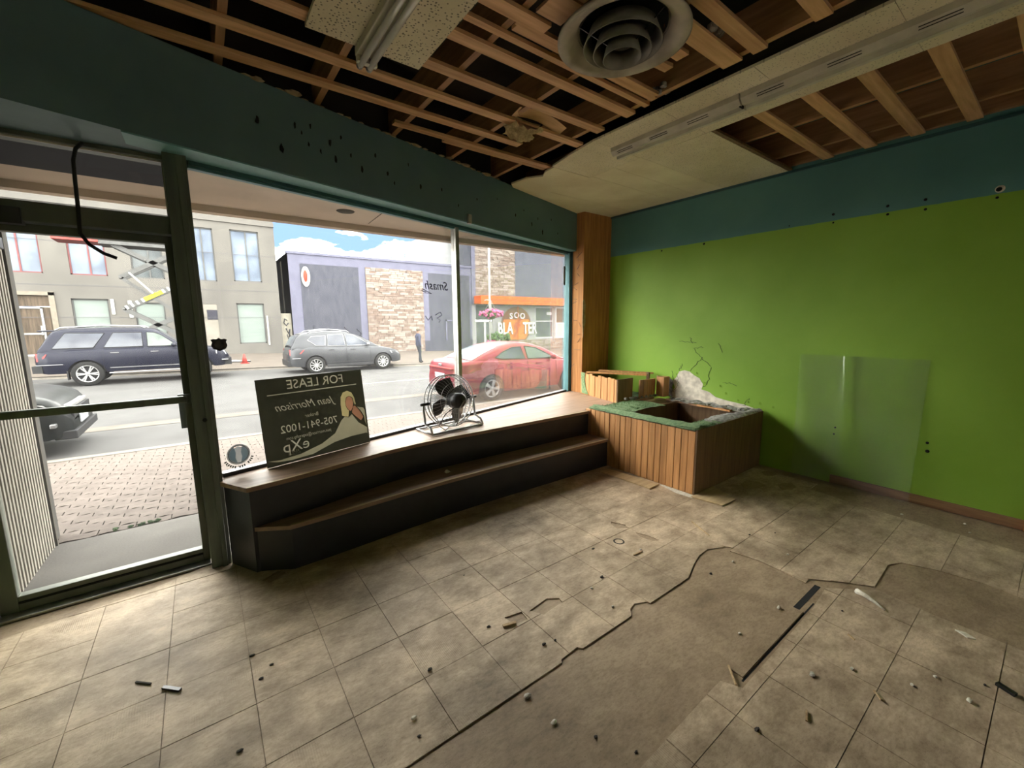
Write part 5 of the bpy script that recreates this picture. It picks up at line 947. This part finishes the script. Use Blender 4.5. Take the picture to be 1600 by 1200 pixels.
SUV=dict(L=4.83,W=1.92,r=.385,bot=.42,belt=1.14,wh=(1.12,3.91),top=[(0,.95),(.04,1.08),(.2,1.13),(3.3,1.15),(3.5,1.14),(4.35,1.07),(4.7,.98),(4.83,.75)],roof=[(.10,1.12),(.42,1.70),(.75,1.775),(1.6,1.79),(2.55,1.775),(2.85,1.73),(3.60,1.12)],
 win=[([(.42,1.19),(1.32,1.19),(1.60,1.64),(.72,1.66)],'car_glass'),([(1.56,1.19),(2.50,1.19),(2.50,1.65),(1.80,1.65)],'car_glass'),([(2.62,1.19),(3.38,1.19),(3.02,1.54),(2.82,1.64),(2.62,1.65)],'car_glass_pale')],ws=(2.95,3.5),rw=(.15,.40),spokes=6,twin=True,sw=.09,handles=[(1.80,1.02),(2.78,1.02)],hm='silver',mirror=(3.30,1.22),trimline=[(1.65,3.42,.545)],tm='silver',
 tail=[(.02,1.05),(.30,1.03),(.24,.92),(.04,.80)],head=[(4.45,1.0),(4.72,.94),(4.76,.82),(4.45,.86)],door_gap=(1.52,2.56,3.52),rails=(.5,2.6),
 boxes=[('side_step','silver',(1.62,-1.02,.36),(3.42,-.90,.40)),('rear_bumper','car_trim',(-.06,-.85,.46),(.16,.85,.68)),('spoiler','paint_navy',(.12,-.62,1.70),(.48,.62,1.74)),('front_bumper','car_trim',(4.68,-.80,.44),(4.90,.80,.70)),('bumper_strip','silver',(4.60,-.95,.62),(4.80,-.80,.65)),('mud_flap','car_trim',(.66,-.93,.22),(.70,-.70,.5)),('exhaust_strip','silver',(.05,-.955,.70),(.62,-.935,.715))])
car('sport_utility_vehicle','dark navy sport utility vehicle parked in front of the concrete building',(-4.05,19.25,-.335),SUV,'paint_navy')
ESC=dict(L=4.52,W=1.84,r=.345,bot=.30,belt=1.03,wh=(.94,3.63),top=[(0,.70),(.03,.98),(.2,1.06),(1.5,1.05),(3.0,1.02),(3.5,.98),(4.15,.86),(4.42,.72),(4.52,.50)],roof=[(.12,1.05),(.30,1.42),(.55,1.57),(1.4,1.655),(2.2,1.62),(2.75,1.44),(3.50,1.0)],
 win=[([(.70,1.34),(.98,1.12),(1.33,1.10),(1.38,1.50),(.85,1.47)],'car_glass'),([(1.42,1.10),(2.10,1.08),(2.06,1.54),(1.46,1.53)],'car_glass'),([(2.17,1.08),(3.08,1.07),(2.72,1.36),(2.44,1.50),(2.14,1.54)],'car_glass')],ws=(2.75,3.4),rw=(.14,.42),spokes=10,sw=.10,handles=[(1.55,.93),(2.38,.92)],mirror=(3.0,1.12),trimline=[(1.35,3.2,.42)],tm='car_trim',mm='silver',trim='silver',
 tail=[(.04,.98),(.55,.96),(.42,.82),(.05,.76)],head=[(3.95,.80),(4.28,.74),(4.40,.64),(4.02,.70)],door_gap=(1.40,2.13,3.10),rails=(.75,2.35),
 boxes=[('rear_bumper','car_trim',(-.03,-.72,.32),(.2,.72,.55)),('sill_cladding','car_trim',(1.35,-.93,.24),(3.2,-.88,.34)),('fog_strip','silver',(.1,-.90,.62),(.4,-.87,.65)),('lower_grille','car_trim',(4.36,-.6,.32),(4.53,.6,.55))])
car('crossover_car','grey crossover parked in front of the stone and navy wall',(2.66,18.74,-.425),ESC,'paint_grey')
RED=dict(L=4.57,W=1.80,r=.325,bot=.215,belt=.98,wh=(.99,3.69),top=[(0,.52),(.03,.90),(.10,1.00),(.55,1.035),(1.1,1.02),(2.2,.98),(3.3,.94),(4.0,.83),(4.4,.66),(4.57,.42)],roof=[(.42,1.0),(.95,1.21),(1.45,1.37),(1.95,1.43),(2.4,1.41),(2.85,1.28),(3.55,.93)],
 win=[([(1.16,1.09),(1.38,1.05),(2.10,1.02),(2.04,1.33),(1.76,1.33),(1.42,1.22)],'car_glass'),([(2.20,1.02),(3.10,1.0),(2.84,1.15),(2.54,1.29),(2.18,1.34)],'car_glass_pale')],ws=(2.75,3.4),rw=(.50,1.30),rwm='glass_sky',spokes=5,twin=True,sw=.13,handles=[(1.62,.90),(2.55,.88)],mirror=(3.02,1.03),trimline=[(1.45,3.2,.36)],tm='paint_red',
 tail=[(.03,.86),(.10,.90),(.52,.86),(.40,.78),(.05,.74)],head=[(4.0,.70),(4.35,.62),(4.42,.54),(4.05,.60)],door_gap=(1.60,2.16,3.18),
 boxes=[('plate','plate_white',(-.02,-.26,.60),(.0,.26,.73)),('lower_bumper','car_trim',(-.02,-.66,.24),(.18,.66,.36)),('tail_strip','tail_red',(-.01,-.6,.84),(.05,.6,.88)),('badge','silver',(-.015,-.07,.90),(.02,.07,.96))])
car('sedan','red sedan parked at the kerb right outside the window',(4.80,9.50,-.425),RED,'paint_red')
BLK=dict(L=4.60,W=1.85,r=.36,bot=.26,belt=1.0,wh=(.95,3.66),top=[(0,.75),(.05,1.0),(1.5,1.04),(3.2,1.02),(4.05,.93),(4.38,.84),(4.53,.70),(4.60,.45)],roof=[(.15,1.02),(.5,1.5),(1.6,1.6),(2.4,1.56),(3.4,1.0)],win=[([(.9,1.1),(2.1,1.08),(2.1,1.48),(1.0,1.46)],'car_glass'),([(2.2,1.08),(3.0,1.06),(2.5,1.44),(2.2,1.48)],'car_glass')],ws=(2.6,3.3),rw=(.2,.5),spokes=5,sw=.12,handles=[(1.5,.92),(2.4,.9)],mirror=(2.95,1.1),trimline=[(1.4,3.2,.4)],
 tail=[(.03,.92),(.4,.92),(.35,.8),(.05,.75)],head=[(3.98,.84),(4.36,.78),(4.45,.68),(4.02,.74)],door_gap=(1.4,2.15,3.1),boxes=[('grille','chrome',(4.44,-.50,.66),(4.575,.50,.72)),('grille','car_trim',(4.46,-.55,.48),(4.60,.55,.66)),('plate','plate_white',(4.60,-.30,.40),(4.625,.20,.54)),('lower_bumper','car_trim',(4.40,-.75,.24),(4.64,.75,.36)),('fog_strip','silver',(4.40,-.90,.44),(4.46,-.70,.50))])
car('parked_car','black car nosing into view outside the glass door',(-6.22,9.35,-.33),BLK,'paint_black')
# ================================================================ PEDESTRIAN
ps=thing('person',(8.32,18.66,zfar(8.32,18.66)),'person in dark jacket and dark trousers walking on the far sidewalk','person',world=False)
def skin_body(name,verts,edges,radii,m,parent,root=0):
    me=bpy.data.meshes.new(name); me.from_pydata(verts,edges,[]); ob=place(name,me,parent); ob.data.materials.append(MATS[m] if isinstance(m,str) else m)
    s=ob.modifiers.new('skin','SKIN'); s.use_smooth_shade=True
    if not me.skin_vertices: me.skin_vertices.new(name='skin')
    for i,r in enumerate(radii): me.skin_vertices[0].data[i].radius=(r,r) if not isinstance(r,tuple) else r; me.skin_vertices[0].data[i].use_root=(i==root)
    ss_=ob.modifiers.new('sub','SUBSURF'); ss_.levels=1; ss_.render_levels=2; return ob
def person_mat():
    m,t,b,N,L=nodes('person_cloth'); tc=N('ShaderNodeTexCoord'); sx=N('ShaderNodeSeparateXYZ'); L(tc.outputs['Object'],sx.inputs[0]); r=N('ShaderNodeValToRGB'); r.color_ramp.interpolation='CONSTANT'
    mr=N('ShaderNodeMapRange'); mr.inputs['From Max'].default_value=1.7; L(sx.outputs['Z'],mr.inputs[0]); L(mr.outputs[0],r.inputs[0]); e=r.color_ramp.elements
    e[0].position=0; e[0].color=(.015,.014,.014,1); e[1].position=.045; e[1].color=(.016,.018,.021,1)
    for p,c in ((.50,(.020,.022,.034,1)),(.865,(.11,.065,.048,1))): x=e.new(p); x.color=c
    L(r.outputs[0],b.inputs['Base Color']); b.inputs['Roughness'].default_value=.85; b.inputs['Specular IOR Level'].default_value=.05; return m
V=[(0,0,.86),(.0,0,1.05),(.01,0,1.25),(.01,0,1.40),(.02,0,1.48),(.03,0,1.56),(.04,0,1.66),
   (.03,-.09,.82),(.04,-.10,.46),(.0,-.10,.07),(.12,-.11,.03),(.03,.09,.82),(.12,.10,.47),(.16,.10,.08),(.28,.11,.03),
   (.01,-.17,1.36),(-.05,-.22,1.10),(.03,-.22,.88),(.05,-.22,.80),(.01,.17,1.36),(.07,.22,1.10),(.12,.21,.88),(.14,.21,.80)]
Ed=[(0,1),(1,2),(2,3),(3,4),(4,5),(5,6),(0,7),(7,8),(8,9),(9,10),(0,11),(11,12),(12,13),(13,14),(3,15),(15,16),(16,17),(17,18),(3,19),(19,20),(20,21),(21,22)]
Ra_=[.13,.13,.145,.12,.055,.085,.075,.095,.065,.05,.04,.095,.065,.05,.04,.07,.055,.04,.035,.07,.055,.04,.035]
skin_body('body',V,Ed,Ra_,person_mat(),ps); MB().blob((.025,0,1.63),(.098,.090,.085),2,12,8,.03).build('hair','hair_pale',ps); MB().blob((.135,0,1.585),(.022,.014,.018),5,6,4,0).build('nose','skin',ps)
for e in [o for o in bpy.data.objects if '_w' in o]: del e['_w']
for _o in [x for x in bpy.data.objects if x.name=='person']: _o.scale=(.96,.96,.96)
bpy.context.view_layer.update()
